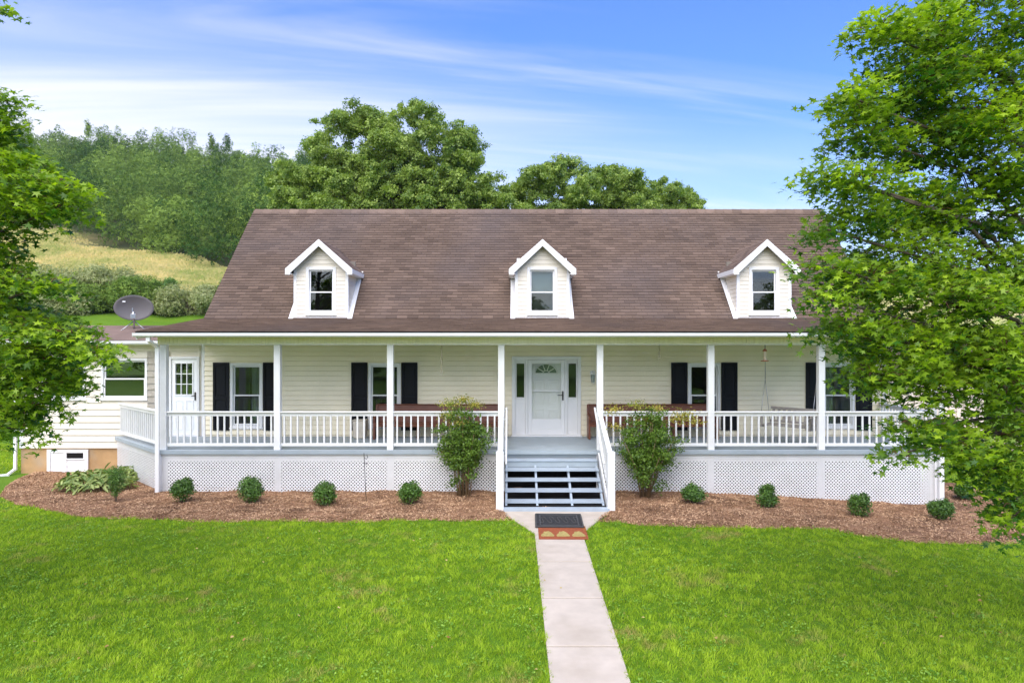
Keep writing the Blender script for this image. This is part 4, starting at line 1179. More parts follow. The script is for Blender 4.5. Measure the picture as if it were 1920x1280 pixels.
# ------------------------------------------------------------------ satellite dish on the wing roof
dz0 = 3.98
e = empty('satellite_dish', ((251-960)/F*20.3, 20.3, dz0), rz=R(27)); tag(e, 'dark grey oval satellite dish on a strutted mast above the side wing roof', 'satellite dish')
mb = MB(); nR, nT = 7, 36; a_, b_ = .525, .375; vs = [(0, .12, .62)]
for i in range(1, nR+1):
    for k in range(nT):
        t_ = 2*PI*k/nT; r_ = i/nR; vs.append((a_*r_*math.cos(t_), .12-.12*r_*r_, .62+b_*r_*math.sin(t_)))
fs = [(0, 1+k, 1+(k+1) % nT) for k in range(nT)] + [(1+(i-1)*nT+k, 1+i*nT+k, 1+i*nT+(k+1) % nT, 1+(i-1)*nT+(k+1) % nT) for i in range(1, nR) for k in range(nT)]
mb.add(vs, fs, True)
o = mb.build('reflector', M['dish'], e); sm_ = o.modifiers.new('thick', 'SOLIDIFY'); sm_.thickness = .012
mb = MB(); mb.tube([(0, .16, -.02), (0, .16, .55)], .028, 8); mb.bar((-.04, .14, .5), (-.04, .14, .62), .03, .06); mb.build('mast', M['steel'], e)
for s in (-1, 1): MB().tube([(s*.02, .15, .22), (s*.34, -.05, -.07)], .013, 6).build('strut', M['steel'], e)
mb = MB(); mb.tube([(0, .02, .30), (0, -.28, .22), (0, -.40, .33)], .016, 6); mb.build('feed_arm', M['steel'], e)
mb = MB(); mb.box(-.07, .07, -.48, -.32, .28, .42); mb.lathe([(.05, 0), (.03, .06), (0, .08)], c=(0, -.40, .42), n=10); mb.build('feed_horn', M['steel'], e, bevel=.01)
MB().box(-.30, -.22, .045, .05, .78, .82).build('badge', M['trim'], e)

# ------------------------------------------------------------------ plants
def quad_leaf():  # slightly folded pointed leaf
    tv = np.array([(0, 0, 0), (.28, .45, .04), (0, 1, -.05), (-.28, .45, .04)]); tf = np.array([(0, 1, 2, 3)]); return tv-[0, .4, 0], tf
def clump_leaf():  # three-leaf spray for mid distance
    tv = np.array([(0, 0, 0), (.5, .3, .1), (.15, .6, 0), (0, .05, 0), (-.2, .65, .12), (-.55, .2, 0), (0, -.05, .02), (.1, -.6, .1), (-.35, -.45, 0)])
    return tv, np.array([(0, 1, 2), (3, 4, 5), (6, 7, 8)])
LEAF = {}
LEAF['box'] = leafmat('boxwood_leaf', (.024, .070, .013), (.13, .25, .035), .15, rough=.4)
LEAF['nandina'] = leafmat('nandina_leaf', (.035, .085, .010), (.17, .28, .03), .25)
LEAF['nandina_tip'] = leafmat('nandina_tip', (.16, .25, .03), (.50, .36, .08), .3)
LEAF['hosta'] = leafmat('broad_leaf', (.08, .16, .03), (.40, .46, .16), .2)
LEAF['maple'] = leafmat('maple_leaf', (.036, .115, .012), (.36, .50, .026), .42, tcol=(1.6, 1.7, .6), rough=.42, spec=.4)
LEAF['tree'] = leafmat('far_tree_leaf', (.070, .145, .022), (.35, .45, .085), .28)
LEAF['wood'] = leafmat('woodland_leaf', (.036, .090, .018), (.255, .36, .068), .22, rough=.8, spec=.1)
LEAF['pale'] = leafmat('silvery_leaf', (.14, .18, .06), (.42, .44, .19), .25)
LEAF['cedar'] = leafmat('evergreen_leaf', (.045, .12, .02), (.20, .33, .06), .15)

def shell_points(blobs, n, rng, inner=.55, jit=.06):
    """points near the surfaces of ellipsoidal clumps: centre xyz + radii xyz"""
    B = np.array(blobs, float); wts = (B[:, 3]*B[:, 4]+B[:, 4]*B[:, 5]+B[:, 3]*B[:, 5]); wts /= wts.sum()
    k = rng.choice(len(B), n, p=wts)
    d = rng.normal(size=(n, 3)); d /= np.linalg.norm(d, axis=1, keepdims=True)
    r_ = inner + (1.06-inner)*rng.random(n)**.55 + rng.normal(0, jit, n)
    P = B[k, :3] + d*B[k, 3:6]*r_[:, None]
    return P, d, r_, k
def foliage(name, blobs, n, size, m, parent, seed, tmpl='clump', up=.45, inner=.55, vb=.5, cut=None, kind=None, jit=.06):
    rng = np.random.default_rng(seed)
    tv, tf = clump_leaf() if tmpl == 'clump' else quad_leaf()
    P, d, r_, k = shell_points(blobs, n, rng, inner, jit)
    if cut is not None: q = cut(P); P, d, r_, k = P[q], d[q], r_[q], k[q]
    nn = len(P)
    nr = d*.8 + rng.normal(0, .55, (nn, 3)) + np.array([0, 0, up])
    bt_ = rng.random(len(blobs))
    var = np.clip(vb + .35*(bt_[k]-.5) + rng.normal(0, .2, nn), 0, 1)
    V, Fc, A = scatter(tv, tf, P, rotmats(nr, rng), size*rng.uniform(.6, 1.35, nn), var)
    o = meshobj(name, np_mesh(name, V, Fc, {'var': A}), m, parent)
    if kind: o['kind'] = kind
    return o

# clipped round boxwoods along the bed
BOX = [(338, 948, .62, 'small round boxwood at the bed edge, beside the left downspout'), (465, 948, .66, 'small round boxwood below the second porch post from the left'),
       (606, 952, .54, 'smallest round boxwood, just left of the thin black garden stake'), (767, 950, .62, 'small round boxwood between the black stake and the left nandina'),
       (1303, 949, .53, 'small round boxwood just right of the right-hand nandina bush'), (1441, 957, .58, 'small round boxwood in front of the lattice below the porch swing'),
       (1617, 973, .60, 'round boxwood nearest the lawn, left of the right porch corner'), (1771, 980, .54, 'round boxwood just in front of the right corner downspout'),
       (1813, 941, .52, 'round boxwood farthest back, past the right end of the porch')]
for i, (px, py, dia, lb) in enumerate(BOX):
    x, y, z = gp(px, py); y += .12; z = float(bedz(x, y)); s = dia/2*.94
    e = empty('boxwood', (x, y, z), rz=random.uniform(0, 6)); tag(e, lb, 'shrub', 'small boxwoods along the porch bed'); q_ = random.uniform(.9, 1.12); e.scale = (q_, random.uniform(.9, 1.1), random.uniform(.86, 1.08)); e.location.z -= .02
    rnd = random.Random(i); bl = [(0, 0, s*.92, s*.88, s*.88, s*.82)]
    for k in range(11):
        a = rnd.uniform(0, 6.28); el = rnd.uniform(-.3, 1.3); bl.append((s*.55*math.cos(a)*math.cos(el), s*.55*math.sin(a)*math.cos(el), s*(.9+.62*math.sin(el)), s*.42, s*.42, s*.38))
    bl = [(b[0]*rnd.uniform(.85, 1.2), b[1], b[2]*rnd.uniform(.85, 1.15), b[3]*rnd.uniform(.85, 1.15), b[4], b[5]*rnd.uniform(.8, 1.15)) for b in bl]
    foliage('foliage', bl, 3600, .046, LEAF['box'], e, 50+i, 'quad', up=.3, inner=.45, cut=lambda P: P[:, 2] > .015, jit=.15)
    mb = MB()
    for k in range(5): a = k*1.256; mb.tube([(.01*math.cos(a), .01*math.sin(a), -.04), (s*.5*math.cos(a), s*.5*math.sin(a), s*.9)], [.012, .004], 5)
    mb.build('stem', M['bark'], e)

# nandinas flanking the steps
def nandina(px, py, W, Ht, seed, lb, tops):
    x, y, z = gp(px, py); y += .3; z = float(bedz(x, y)); e = empty('nandina', (x, y, z)); tag(e, lb, 'shrub', 'nandina bushes flanking the steps')
    rnd = random.Random(seed); mb = MB(); ends = []
    for k in range(30):
        a = rnd.uniform(0, 2*PI); r0 = rnd.uniform(.02, .16); r1 = rnd.uniform(.1, W*.46); hh = rnd.uniform(.55, 1.0)*Ht*(1-.25*(r1/(W*.5))**2)
        p0 = (r0*math.cos(a), r0*math.sin(a), -.05); p1 = (r1*.45*math.cos(a), r1*.45*math.sin(a), hh*.5); p2 = (r1*math.cos(a), r1*math.sin(a)*.8, hh)
        mb.tube([p0, p1, p2], [.014, .010, .004], 5); ends.append((p1, p2))
    mb.build('cane', M['cane'], e)
    bl = []
    for p1, p2 in ends:
        for t_ in (.15, .5, .8, 1.0):
            q = [p1[i]*(1-t_)+p2[i]*t_ for i in range(3)]; r_ = rnd.uniform(.13, .24)
            if q[2] > Ht*.13: bl.append((q[0]+rnd.uniform(-.14, .14), q[1]+rnd.uniform(-.1, .1), q[2]+rnd.uniform(-.1, .12), r_*1.1, r_*1.0, r_*.5))
    for k in range(14):
        a = rnd.uniform(0, 6.28); r_ = rnd.uniform(.05, W*.22); bl.append((r_*math.cos(a), r_*math.sin(a), rnd.uniform(.15, .5)*Ht, .2, .2, .18))
    foliage('foliage', bl, 13000, .058, LEAF['nandina'], e, seed, 'quad', up=.3, inner=.2, jit=.26)
    tb = [(tx, rnd.uniform(-.15, .15), tz, tr, tr*.8, tr*.45) for tx, tz, tr in tops]
    foliage('new_growth', tb, 1500, .05, LEAF['nandina_tip'], e, seed+1, 'quad', up=.5, inner=.1, jit=.3)
    return e
nandina(868, 938, 1.30, 2.05, 71, 'tall leafy nandina bush with tan canes just left of the porch steps', [(-.3, 2.12, .28), (0, 2.22, .22), (.25, 2.1, .2), (-.35, 1.85, .25), (-.1, 1.7, .2), (-.5, 1.0, .15)])
nandina(1215, 941, 1.75, 1.95, 72, 'wide leafy nandina bush with yellow tips just right of the porch steps', [(-.75, 2.0, .24), (-.2, 2.1, .25), (.3, 2.0, .22), (.95, 1.85, .3), (1.15, 1.7, .2), (-.7, 1.6, .2), (.75, 1.75, .25), (.1, 1.75, .25)])

# broad-leaved perennials by the wing, and the small cone shrub
def strap_plant(x, y, rad, n_, lb, seed, size=.19):
    z = float(bedz(x, y)); e = empty('leafy_perennial', (x, y, z)); tag(e, lb, 'plant')
    rng = np.random.default_rng(seed); tv = np.array([(0, 0, 0), (.16, .35, .05), (.13, .75, .03), (0, 1.05, -.12), (-.13, .75, .03), (-.16, .35, .05)]); tf = np.array([(0, 1, 2), (0, 2, 3), (0, 3, 4), (0, 4, 5)])
    a = rng.uniform(0, 2*PI, n_); r_ = rad*np.sqrt(rng.random(n_))
    P = np.stack([r_*np.cos(a)*1.25, r_*np.sin(a)*.8, .08+.42*rad*(1.1-(r_/rad)**2)*rng.uniform(.3, 1.15, n_)], 1)
    nr = np.stack([np.cos(a)*.5*(r_/rad), np.sin(a)*.5*(r_/rad), np.ones(n_)], 1) + rng.normal(0, .35, (n_, 3))
    V, Fc, A = scatter(tv, tf, P, rotmats(nr, rng), size*rng.uniform(.6, 1.3, n_), np.clip(rng.normal(.5, .28, n_), 0, 1))
    meshobj('foliage', np_mesh('foliage', V, Fc, {'var': A}), LEAF['hosta'], e)
    mb = MB()
    for k in range(12): aa = k*.52; mb.tube([(.05*math.cos(aa), .05*math.sin(aa), -.03), (rad*.7*math.cos(aa), rad*.6*math.sin(aa), .3*rad)], [.01, .004], 4)
    mb.build('stem', M['cane'], e)
x, y, z = gp(165, 925); strap_plant(x, y+.3, .72, 620, 'low spreading plant with pale broad leaves below the side wing', 81)
x, y, z = gp(232, 905); strap_plant(x, y+.2, .48, 340, 'leafy green plant climbing against the angled lattice corner', 82, .17)
x, y, z = gp(217, 944); z = float(bedz(x, y)); e = empty('cone_shrub', (x, y, z)); tag(e, 'small dark upright cone-shaped shrub in front of the leafy plants', 'shrub')
foliage('foliage', [(0, 0, .22, .10, .10, .12), (0, 0, .38, .16, .16, .16), (.03, 0, .55, .19, .19, .16), (-.04, 0, .68, .17, .17, .12)], 2400, .035, LEAF['box'], e, 83, 'quad', inner=.2, vb=.7)
MB().tube([(0, 0, -.04), (.01, 0, .15), (0, 0, .5)], [.018, .014, .006], 6).build('stem', M['bark'], e)

# shepherd hook stake
x, y, z = gp(687, 943)
e = empty('garden_stake', (x, y, z)); tag(e, 'thin black metal garden stake with a small hook leaning before the lattice', 'garden stake')
mb = MB(); mb.tube([(0, 0, -.05), (-.055, 0, 1.12)], .008, 6); mb.build('rod', M['black_metal'], e)
mb = MB(); mb.tube([(-.05, 0, 1.02), (.0, 0, .98), (.03, 0, 1.03), (.01, 0, 1.08)], .007, 5); mb.tube([(-.04, 0, .90), (.01, 0, .86), (.03, 0, .91)], .006, 5); mb.build('hook', M['black_metal'], e)

# ------------------------------------------------------------------ the two near maples
def maple_template():
    out = []
    for a, r_ in ((90, 1.0), (66, .40), (38, .92), (14, .34), (-20, .60), (-42, .28), (-90, .10)):
        out.append((r_*math.cos(R(a)), r_*math.sin(R(a))))
    left = [(-x, y) for x, y in out[1:-1]][::-1]
    ol = out + left
    vs = [(0, 0, 0)] + [(x*.95, y, -.16*abs(x)-.20*max(0, y)**2) for x, y in ol]
    fs = [(0, i+1, (i+1) % len(ol)+1) for i in range(len(ol))]
    return np.array(vs), np.array(fs)[:, ::-1]
MT, MF = maple_template()
def maple(name, label, boughs, trunk, sprays_per, seed, top_leaf=300):
    """boughs: centre and radii given as photo px with a distance, turned into real ellipsoids"""
    rng = np.random.default_rng(seed); rnd = random.Random(seed)
    e = empty(name, trunk); tag(e, label, 'tree'); T = Vector(trunk)
    B = []
    for cx, cy, rx, ry, d in boughs:
        if seed == 102: cx -= 12
        c = at(cx, cy, d); B.append((c[0], c[1], c[2], rx*d/F, rx*d/F*.85+.15, ry*d/F))
    wd = MB(); ht = max(b[2] for b in B)-T.z
    tp = [Vector((0, 0, -.1)), Vector((.05, .02, ht*.25)), Vector((-.05, .05, ht*.55)), Vector((.03, 0, ht*.95))]
    wd.tube(tp, [.24, .19, .13, .04], 10); wd.build('trunk', M['bark'], e)
    br = MB(); tw = MB(); P, Nn, Vv, Sz = [], [], [], []
    for b in B:
        c = Vector(b[:3])-T; hz = max(.25*ht, min(ht*.85, c.z - .45*math.hypot(c.x, c.y)))
        st = Vector((0, 0, hz)); mid = st.lerp(c, .55) + Vector((0, 0, .12*(c-st).length))
        br.tube([st, mid, c], [.045, .024, .010], 6)
        vol = b[3]*b[4]*b[5]; ns = max(5, int(sprays_per*vol**.72)); tone = rng.uniform(-.16, .14)
        for k in range(ns):
            d = rng.normal(size=3); d /= np.linalg.norm(d); d[2] = d[2]*.9+.06
            rr = rng.uniform(.25, 1)**.5
            sc_ = np.array([b[0]+d[0]*b[3]*rr, b[1]+d[1]*b[4]*rr, b[2]+d[2]*b[5]*rr])
            out = np.array([sc_[0]-T.x, sc_[1]-T.y, 0]); out /= max(.2, np.linalg.norm(out))
            srd = rng.uniform(.16, .34); nl = rng.integers(13, 23)
            a = rng.uniform(0, 2*PI, nl); r_ = srd*np.sqrt(rng.random(nl))
            nrm = np.array([out[0]*.25, out[1]*.25, 1.0]) + rng.normal(0, .12, 3); nrm /= np.linalg.norm(nrm)
            tx = np.cross(nrm, [0, 1, 0]); tx /= np.linalg.norm(tx); ty = np.cross(nrm, tx)
            pp = sc_ + np.outer(r_*np.cos(a), tx) + np.outer(r_*np.sin(a), ty) + rng.normal(0, .035, (nl, 3)) - np.array([0, 0, 1])*(r_**2)[:, None]*1.0
            P.append(pp); ln = nrm + rng.normal(0, .42, (nl, 3)); ln[:, :2] += np.stack([np.cos(a), np.sin(a)], 1)*.2
            Nn.append(ln); st_ = tone + rng.normal(0, .20)
            hi = (rng.random() < .22)*.34
            Vv.append(np.clip(.35 + st_ + hi + .18*d[2] + rng.normal(0, .13, nl), 0, 1)); Sz.append(rng.uniform(.046, .084, nl))  # tone lighter towards each bough's top, lighting put into the leaf colour
            if k % 2 == 0:
                q = Vector(sc_)-T; tw.tube([c.lerp(q, .5), c.lerp(q, .75)+Vector((0, 0, .03)), q], [.007, .005, .003], 4, False)
    br.build('branch', M['bark'], e)
    o = tw.build('twig', M['twig'], e); o['kind'] = 'stuff'
    P = np.concatenate(P)-np.array(T); Nn = np.concatenate(Nn); Vv = np.concatenate(Vv); Sz = np.concatenate(Sz)
    Mx = rotmats(Nn, rng)
    # the leaves that show largest stand alone
    W_ = P + np.array(T); dist = W_[:, 1]; px = 960+F*W_[:, 0]/dist; py = 640-F*(W_[:, 2]-CAMZ)/dist
    vis = (px > 8) & (px < 1912) & (py > 8) & (py < 1272); facing = np.abs(Mx[:, 1, 2])*.7+.5
    score = np.where(vis, Sz/dist*facing, -1); order = np.argsort(-score); solo = order[:top_leaf]; rest = order[top_leaf:]
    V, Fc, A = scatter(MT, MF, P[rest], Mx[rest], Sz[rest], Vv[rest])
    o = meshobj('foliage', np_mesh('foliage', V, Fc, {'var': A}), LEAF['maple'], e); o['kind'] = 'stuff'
    lm = []
    for k in range(6):
        me = np_mesh('leaf', MT, MF, {'var': np.full(len(MT), .15+.15*k)}); me.materials.append(LEAF['maple']); lm.append(me)
    from mathutils import Matrix
    for i in solo:
        o = bpy.data.objects.new('leaf', lm[min(5, max(0, int((Vv[i]-.1)/.15)))])
        mm = Matrix([list(Mx[i][r_]*Sz[i]) + [P[i][r_]] for r_ in range(3)] + [[0, 0, 0, 1]])
        o.parent = e; o.matrix_local = mm; link(o)
    print(name, len(P), 'leaves')
    return e
RB = [(1850, 30, 150, 80, 8.6), (1730, 70, 75, 60, 8.0), (1640, 55, 50, 35, 7.8), (1700, 165, 110, 70, 8.2), (1600, 185, 62, 42, 7.6), (1810, 180, 120, 90, 8.8), (1620, 255, 70, 38, 7.8), (1740, 265, 110, 55, 8.4),
      (1890, 260, 90, 110, 8.0), (1545, 325, 48, 22, 7.4), (1615, 345, 68, 36, 7.6), (1720, 390, 95, 60, 8.4), (1830, 390, 110, 80, 8.8), (1600, 410, 68, 44, 7.8), (1550, 430, 30, 24, 7.4), (1700, 480, 110, 50, 8.2),
      (1550, 500, 48, 36, 7.3), (1620, 530, 90, 48, 7.7), (1545, 560, 40, 22, 7.2), (1760, 560, 120, 70, 8.0), (1870, 520, 90, 90, 8.6), (1600, 620, 70, 38, 7.5), (1690, 640, 90, 60, 7.8), (1800, 660, 110, 70, 8.4),
      (1640, 700, 68, 36, 7.6), (1730, 725, 80, 42, 7.9), (1890, 690, 80, 100, 7.6), (1720, 800, 52, 24, 7.4), (1780, 830, 70, 42, 7.6), (1850, 810, 80, 50, 8.0), (1690, 850, 22, 12, 7.3), (1860, 880, 52, 34, 7.7), (1905, 935, 42, 60, 7.6),
      (1885, 985, 22, 26, 7.4), (2020, 200, 120, 180, 9.0), (2030, 600, 120, 200, 9.0), (2090, 850, 100, 100, 8.6)]
maple('maple_tree', 'large leafy green maple filling the right edge, nearest the viewer', RB, (8.0, 9.3, float(h(8.0, 9.3))), 385, 101)
LB = [(-12, 180, 40, 30, 8.0), (5, 230, 34, 34, 8.0), (-10, 290, 70, 60, 8.2), (50, 315, 62, 34, 7.8), (110, 345, 52, 26, 7.6), (130, 385, 44, 22, 7.6), (60, 385, 66, 36, 8.0), (15, 430, 46, 40, 8.0), (-20, 490, 60, 50, 8.2),
      (30, 520, 58, 30, 7.9), (95, 535, 42, 16, 7.6), (10, 580, 60, 34, 8.0), (80, 610, 64, 26, 7.8), (150, 625, 52, 24, 7.6), (190, 660, 32, 18, 7.5), (95, 665, 80, 38, 7.9), (40, 700, 70, 44, 8.0), (110, 715, 44, 30, 7.7), (70, 760, 44, 34, 7.8),
      (15, 780, 40, 38, 8.0), (50, 805, 22, 16, 7.7), (-150, 340, 90, 130, 9.0), (-150, 650, 100, 160, 9.0), (2, 12, 12, 16, 8.0), (-150, 90, 80, 80, 9.0), (-260, 250, 110, 150, 9.6), (-290, 560, 120, 170, 9.6)]
maple('maple_tree', 'leafy green maple reaching in from the left edge over the side wing', LB, (-8.4, 9.4, float(h(-8.4, 9.4))), 520, 102)

# ------------------------------------------------------------------ trees behind the house
def back_tree(name, label, cx, cy0, W, Ht, y, seed, n, cone=False, m='tree', size=.26, cat='tree', group=None, x=None, z=None, nb=38, trunk_r=.28):
    """crown of many clumps; cx px centre, cy0 px top"""
    rnd = random.Random(seed)
    X = (cx-960)/F*y if x is None else x; zb = float(h(X, y)) if z is None else z
    ztop = CAMZ-(cy0-640)/F*y; Hh = ztop-zb
    e = empty(name, (X, y, zb)); tag(e, label, cat, group)
    bl = []; low = Hh*(.16 if not cone else .03); cz = low+(Hh-low)*.5; hz = (Hh-low)*.5
    for k in range(nb):
        a = rnd.uniform(0, 2*PI); t_ = rnd.uniform(-.9, .93); prof = math.sqrt(max(0, 1-t_*t_))**.7 if not cone else (1-(t_+1)/2)**.8
        r_ = W/2*prof*rnd.uniform(.45, .92); br_ = W*rnd.uniform(.09, .17)
        bl.append((r_*math.cos(a), r_*math.sin(a), cz+t_*hz*.92, br_*1.2, br_*1.2, br_*.8))
    foliage('crown', bl, int(n*1.5), size*.72, LEAF[m], e, seed, 'clump', up=.4, inner=.4, jit=.24)
    mb = MB(); mb.tube([(0, 0, -.3), (.05, 0, Hh*.3), (0, .1, Hh*.7)], [trunk_r, trunk_r*.7, trunk_r*.25], 8)
    mb.build('trunk', M['bark'], e)
    lb_ = MB()
    for b in bl[::3]: lb_.tube([(0, 0, max(.5, b[2]-.5*math.hypot(b[0], b[1])-.4)), (b[0]*.5, b[1]*.5, b[2]-.2), b[:3]], [trunk_r*.35, trunk_r*.2, .02], 5)
    lb_.build('limb', M['bark'], e)
    return e
def blob_tree(label, y, clumps, seed, n, size, trunks):
    """a tree whose clumps are placed by their real position behind the ridge"""
    e = empty('maple_tree', (0, y, float(h(0, y)))); rnd = random.Random(seed); tag(e, label, 'tree'); bl = []
    X0 = at(trunks[0], 400, y)[0]; e.location.x = X0; zb = float(h(X0, y)); e.location.z = zb
    for cx, cy, r_ in clumps:
        dy = rnd.uniform(-2.2, 2.2); c = at(cx, cy, y+dy); rr = r_*(y)/F
        for q in range(7):
            s_ = rnd.uniform(.28, .55); bl.append((c[0]-X0+rnd.uniform(-.95, .95)*rr, dy+rnd.uniform(-.8, .8)*rr, c[2]-zb+rnd.uniform(-.8, .75)*rr, rr*s_*1.1, rr*s_*1.1, rr*s_*.75))
    foliage('crown', bl, int(n*1.45), size*.86, LEAF['tree'], e, seed, 'clump', up=.4, inner=.3, jit=.26, vb=.48)
    ht = max(b[2] for b in bl); mb = MB(); mb.tube([(0, 0, -.3), (.1, 0, ht*.3), (0, .1, ht*.6)], [.35, .26, .06], 8); mb.build('trunk', M['bark'], e)
    lb_ = MB()
    for b in [q for q in bl[::4] if q[2] < ht*.72]: lb_.tube([(0, 0, max(1.0, min(ht*.7, b[2]-.6*abs(b[0])-.5))), (b[0]*.5, b[1]*.5, b[2]-.8), (b[0]*.85, b[1]*.85, b[2]-.3)], [.09, .05, .015], 5)
    lb_.build('limb', M['bark'], e)
rnd = random.Random(5)
big = []
for k in range(150):
    cx = rnd.uniform(590, 925); t_ = (cx-757)/175
    top = np.interp(cx, [585, 600, 640, 690, 740, 770, 800, 850, 880, 905, 930], [265, 215, 200, 190, 202, 176, 202, 222, 258, 310, 345])
    cy = rnd.uniform(top+22, 440); big.append((cx, cy, rnd.uniform(20, 34)))
for cx, tp in ((600, 226), (635, 212), (680, 195), (725, 210), (768, 184), (790, 204), (835, 218), (868, 228), (880, 280), (900, 330), (595, 262)): big.append((cx, tp+20, 21))
blob_tree('tallest broad-crowned green tree rising behind the left half of the roof ridge', 38, big, 201, 56000, .24, [750])
lft = []
for k in range(46):
    cx = rnd.uniform(520, 620); top = np.interp(cx, [515, 545, 570, 600, 620], [350, 300, 305, 300, 300]); lft.append((cx, rnd.uniform(top+14, 450), rnd.uniform(16, 26)))
blob_tree('lower green tree tucked against the left side of the tallest tree', 35, lft, 202, 16000, .22, [575])
mdl = []
for k in range(60):
    cx = rnd.uniform(945, 1110); top = np.interp(cx, [940, 975, 1010, 1045, 1085, 1110], [345, 330, 300, 282, 300, 330]); mdl.append((cx, rnd.uniform(top+14, 440), rnd.uniform(15, 25)))
blob_tree('rounded light green tree behind the middle dormer ridge line', 37, mdl, 203, 17000, .22, [1035])
rgt = []
for k in range(52):
    cx = rnd.uniform(1110, 1215); top = np.interp(cx, [1105, 1130, 1165, 1200, 1218], [318, 302, 308, 330, 350]); rgt.append((cx, rnd.uniform(top+14, 440), rnd.uniform(14, 23)))
blob_tree('open light green tree second from the right end behind the ridge', 39, rgt, 204, 13000, .22, [1160])
rg2 = []
for k in range(44):
    cx = rnd.uniform(1215, 1315); top = np.interp(cx, [1210, 1235, 1265, 1290, 1318], [372, 332, 335, 348, 372]); rg2.append((cx, rnd.uniform(top+12, 440), rnd.uniform(12, 20)))
blob_tree('smallest light green tree at the right end of the row behind the ridge', 41, rg2, 205, 10000, .21, [1268])

# hedgerow below the field
HR = [(-30, 500, 6.5, 'pale', 0, 56), (30, 512, 6.0, 'wood', 0, 57), (88, 505, 5.5, 'pale', 0, 55), (140, 522, 4.4, 'cedar', 1, 56), (165, 530, 5.0, 'wood', 0, 54), (205, 505, 5.6, 'pale', 0, 57), (238, 520, 3.2, 'cedar', 1, 55), (262, 522, 4.2, 'wood', 0, 54),
      (290, 528, 3.6, 'cedar', 1, 56), (318, 518, 3.6, 'cedar', 1, 55), (350, 545, 4.6, 'pale', 0, 54), (385, 540, 4.4, 'pale', 0, 56), (425, 520, 4.2, 'cedar', 1, 56), (120, 555, 4.4, 'pale', 0, 53), (60, 560, 4.8, 'wood', 0, 53)]
HL = ['silvery shrub at the far left of the hedgerow, behind the near maple', 'dark green bush in the hedgerow behind the left maple foliage', 'tall silvery shrub standing left in the hedgerow below the field',
      'pointed young cedar just left of the tall dark bush in the hedgerow', 'dark green bush to the left of the satellite dish', 'tall pale shrub directly left above the satellite dish', 'narrow cedar rising just above the satellite dish',
      'rounded green bush directly behind the satellite dish', 'feathery young cedar right of the satellite dish', 'taller young cedar, second to the right of the dish', 'low silvery shrub halfway from the dish to the roof edge',
      'silvery shrub touching the left edge of the main roof', 'young cedar mostly hidden behind the left roof edge', 'low pale shrub in front of the hedgerow, left of the dish', 'low green bush in front of the hedgerow at the far left']
for i, ((px, top, W, m_, cn, y), lb) in enumerate(zip(HR, HL)):
    back_tree('cedar_tree' if cn else 'shrub', lb, px, top, W*.62 if cn else W, 0, y, 300+i, 4200 if cn else 5200, cone=bool(cn), m=m_, size=.26, cat='tree' if cn else 'shrub', group='hedgerow below the dry field', nb=34, trunk_r=.08)

rng = np.random.default_rng(31); n = 42000
fx = rng.uniform(-.80, -.38, n); fy = 57+80*rng.random(n)**1.1; fx = fx*fy
ok = (fy < edge_y(fx)+7); fx, fy = fx[ok], fy[ok]; n = len(fx)
def tz(x, y): return h(x, y) + np.clip((y-34)/30, 0, 1)*fnoise(x, y, 40, 3)*.9
tv = np.array([(-.5, 0, 0), (.5, 0, 0), (.15, 0, 1.0), (-.35, 0, .8)]); tf = np.array([(0, 1, 2, 3)])
aa = rng.uniform(-.8, .8, n); Mx = np.zeros((n, 3, 3)); Mx[:, 0, 0] = np.cos(aa); Mx[:, 1, 0] = np.sin(aa); Mx[:, 0, 1] = -np.sin(aa); Mx[:, 1, 1] = np.cos(aa); Mx[:, 2, 2] = 1; Mx[:, 1, 2] = -.25
fv = np.clip(.55 + .35*fnoise(fx, fy, 16, 41) + .2*fnoise(fx, fy, 4, 42) - .012*np.clip(80-fy, 0, 30) + rng.normal(0, .12, n), 0, 1)
V_, F_, A_ = scatter(tv, tf, np.stack([fx, fy, tz(fx, fy)-.02], 1), Mx, rng.uniform(.22, .55, n), fv)
LEAF['dry'] = leafmat('dry_grass', (.30, .36, .10), (.70, .57, .28), .2, rough=.9, spec=.05)
tag(meshobj('field_grass', np_mesh('field_grass', V_, F_, {'var': A_}), LEAF['dry']), 'tall straw-coloured grass on the sloping field below the woods', 'grass', kind='stuff')

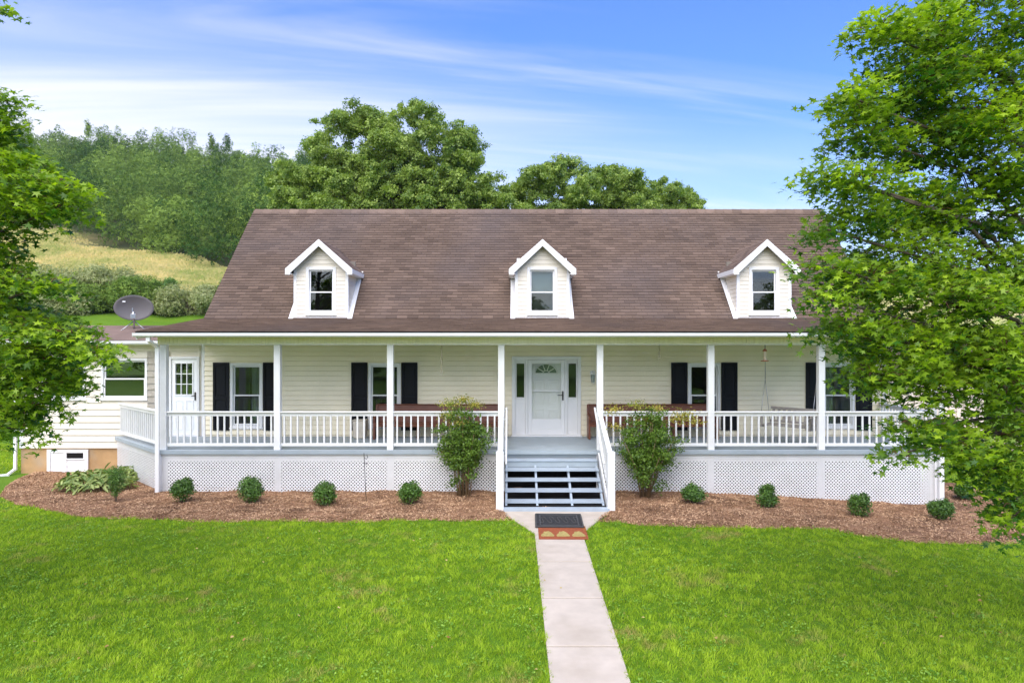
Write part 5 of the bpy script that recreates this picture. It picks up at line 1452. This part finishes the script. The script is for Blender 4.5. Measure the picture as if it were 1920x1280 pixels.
# wooded hillside
def forest():
    rng = np.random.default_rng(77); Vs, Fs, As = [], [], []; off = 0; cnt = 0
    temps = []
    tv, tf = clump_leaf()
    for k in range(8):
        rnd = random.Random(400+k); bl = []
        cone = k == 2
        for q in range(24 if not cone else 16):
            a = rnd.uniform(0, 2*PI); t_ = rnd.uniform(-.85, .95)
            prof = math.sqrt(max(0, 1-t_*t_))**.7 if not cone else (1-(t_+1)/2)**.9
            r_ = .5*prof*rnd.uniform(.4, .95)*(1 if not cone else .7); b_ = rnd.uniform(.12, .2)*(1 if not cone else .7)
            bl.append((r_*math.cos(a), r_*math.sin(a), .55+t_*.42, b_*1.1, b_*1.1, b_*.7))
        P, d, r_, kk_ = shell_points(bl, 1050 if not cone else 750, rng, .6, .16)
        q = (P[:, 2] > .02)
        P, d, kk_ = P[q], d[q], kk_[q]; nn = len(P)
        nr = d + rng.normal(0, .5, (nn, 3)) + [0, 0, .4]
        bt_ = rng.random(len(bl)); var = .45+.3*(bt_[kk_]-.5)+rng.normal(0, .15, nn)
        temps.append((P, rotmats(nr, rng), var, cone))
    pts = []
    y = 96.0
    while y < 250:
        stepy = 5.6 + (y-96)*.02
        x = -.86*y
        while x < -.20*y + 12:
            xx = x+rng.uniform(-2.2, 2.2); yy = y+rng.uniform(-2.2, 2.2)
            if yy > edge_y(xx)+3: pts.append((xx, yy))
            x += 6.2 + (y-96)*.018
        y += stepy
    for xx, yy in pts:
        k = rng.integers(0, 8) if rng.random() < .97 else 2
        P, Mx, var, cone = temps[k]
        Ht = rng.uniform(7.5, 16)*(1.15 if cone else 1); Wd = rng.uniform(7, 10.5)*(.75 if cone else 1)
        front = yy < edge_y(xx)+10
        a = rng.uniform(0, 2*PI); c, s_ = math.cos(a), math.sin(a); Rz = np.array([[c, -s_, 0], [s_, c, 0], [0, 0, 1]])
        PP = (P*[Wd, Wd, Ht])@Rz.T + [xx, yy, float(h(xx, yy))-.4]
        sel = rng.random(len(PP)) < (1.0 if yy < 130 else .75)
        PP = PP[sel]; Mm = np.einsum('ij,njk->nik', Rz, Mx[sel])
        sz = (.30+.0014*yy)*rng.uniform(.6, 1.4, len(PP)); tone = rng.choice([-.4, -.25, -.1, 0, .1, .3]) if not front else rng.choice([-.45, -.4, -.3, -.15, .2])
        V, Fc, A = scatter(tv, tf, PP, Mm, sz, np.clip(var[sel]+tone, 0, 1))
        Vs.append(V); Fs.append(Fc+off); As.append(A); off += len(V); cnt += 1
    print('forest trees', cnt, 'tris', off//3)
    V2, F2, A2 = [], [], []; o2 = 0
    for i in range(34):
        P, Mx, var, cone = temps[i % 8]; xx = -120+i*7.2+rng.uniform(-2, 2); yy = -78+rng.uniform(-9, 9)
        PP = (P*[11, 11, rng.uniform(13, 19)]) + [xx, yy, float(h(xx, yy))-.4]
        V, Fc, A = scatter(tv, tf, PP, Mx, np.full(len(PP), 1.1), np.clip(var, 0, 1)); V2.append(V); F2.append(Fc+o2); A2.append(A); o2 += len(V)
    tag(meshobj('treeline', np_mesh('treeline', np.concatenate(V2), np.concatenate(F2), {'var': np.concatenate(A2)}), LEAF['wood']), 'line of green trees across the lawn, reflected in the dormer windows', 'trees', kind='stuff')
    me = np_mesh('woods', np.concatenate(Vs), np.concatenate(Fs), {'var': np.concatenate(As)})
    tag(meshobj('woods', me, LEAF['wood']), 'dense green woods covering the hillside beyond the dry field', 'woods', kind='stuff')
forest()

# pale outbuilding past the right end of the porch
sx0, sx1, sy0, sy1 = 15.6, 20.4, 29.5, 34.5
e = empty('shed', ((sx0+sx1)/2, sy0, -.6)); tag(e, 'pale beige board-sided shed glimpsed past the right end of the porch', 'shed')
cxs = (sx0+sx1)/2
wz = 3.2
mb = MB(); mb.box(sx0-cxs, sx1-cxs, .03, sy1-sy0, 0, wz); mb.build('wall', M['shed'], e)
nbd = 16
for i in range(nbd):
    a = sx0-cxs+(sx1-sx0)*i/nbd; piece('siding_plank', (round((sx1-sx0)/nbd-.03, 3), .03, wz-.02), M['shed'], e, (a+(sx1-sx0)/nbd/2, .013, wz/2))
mb = MB(); mb.prism([(-.3, wz-.05), (2.5, wz+1.3), (5.3, wz-.05), (5.3, wz+.08), (2.5, wz+1.43), (-.3, wz+.08)], 0, sx0-cxs-.3, sx1-cxs+.3); mb.build('roof', M['shingle'], e, var=.5)


# thin summer haze over the whole place
hz = bpy.data.materials.new('haze_air'); hz.use_nodes = True
t = hz.node_tree; t.nodes.remove(t.nodes['Principled BSDF'])
pv = t.nodes.new('ShaderNodeVolumePrincipled'); pv.inputs['Color'].default_value = (.86, .92, 1, 1); pv.inputs['Density'].default_value = .00016; pv.inputs['Anisotropy'].default_value = .2
t.links.new(pv.outputs[0], t.nodes['Material Output'].inputs['Volume'])
MB().box(-620, 620, -320, 1220, -5, 125).build('haze', hz)['kind'] = 'stuff'
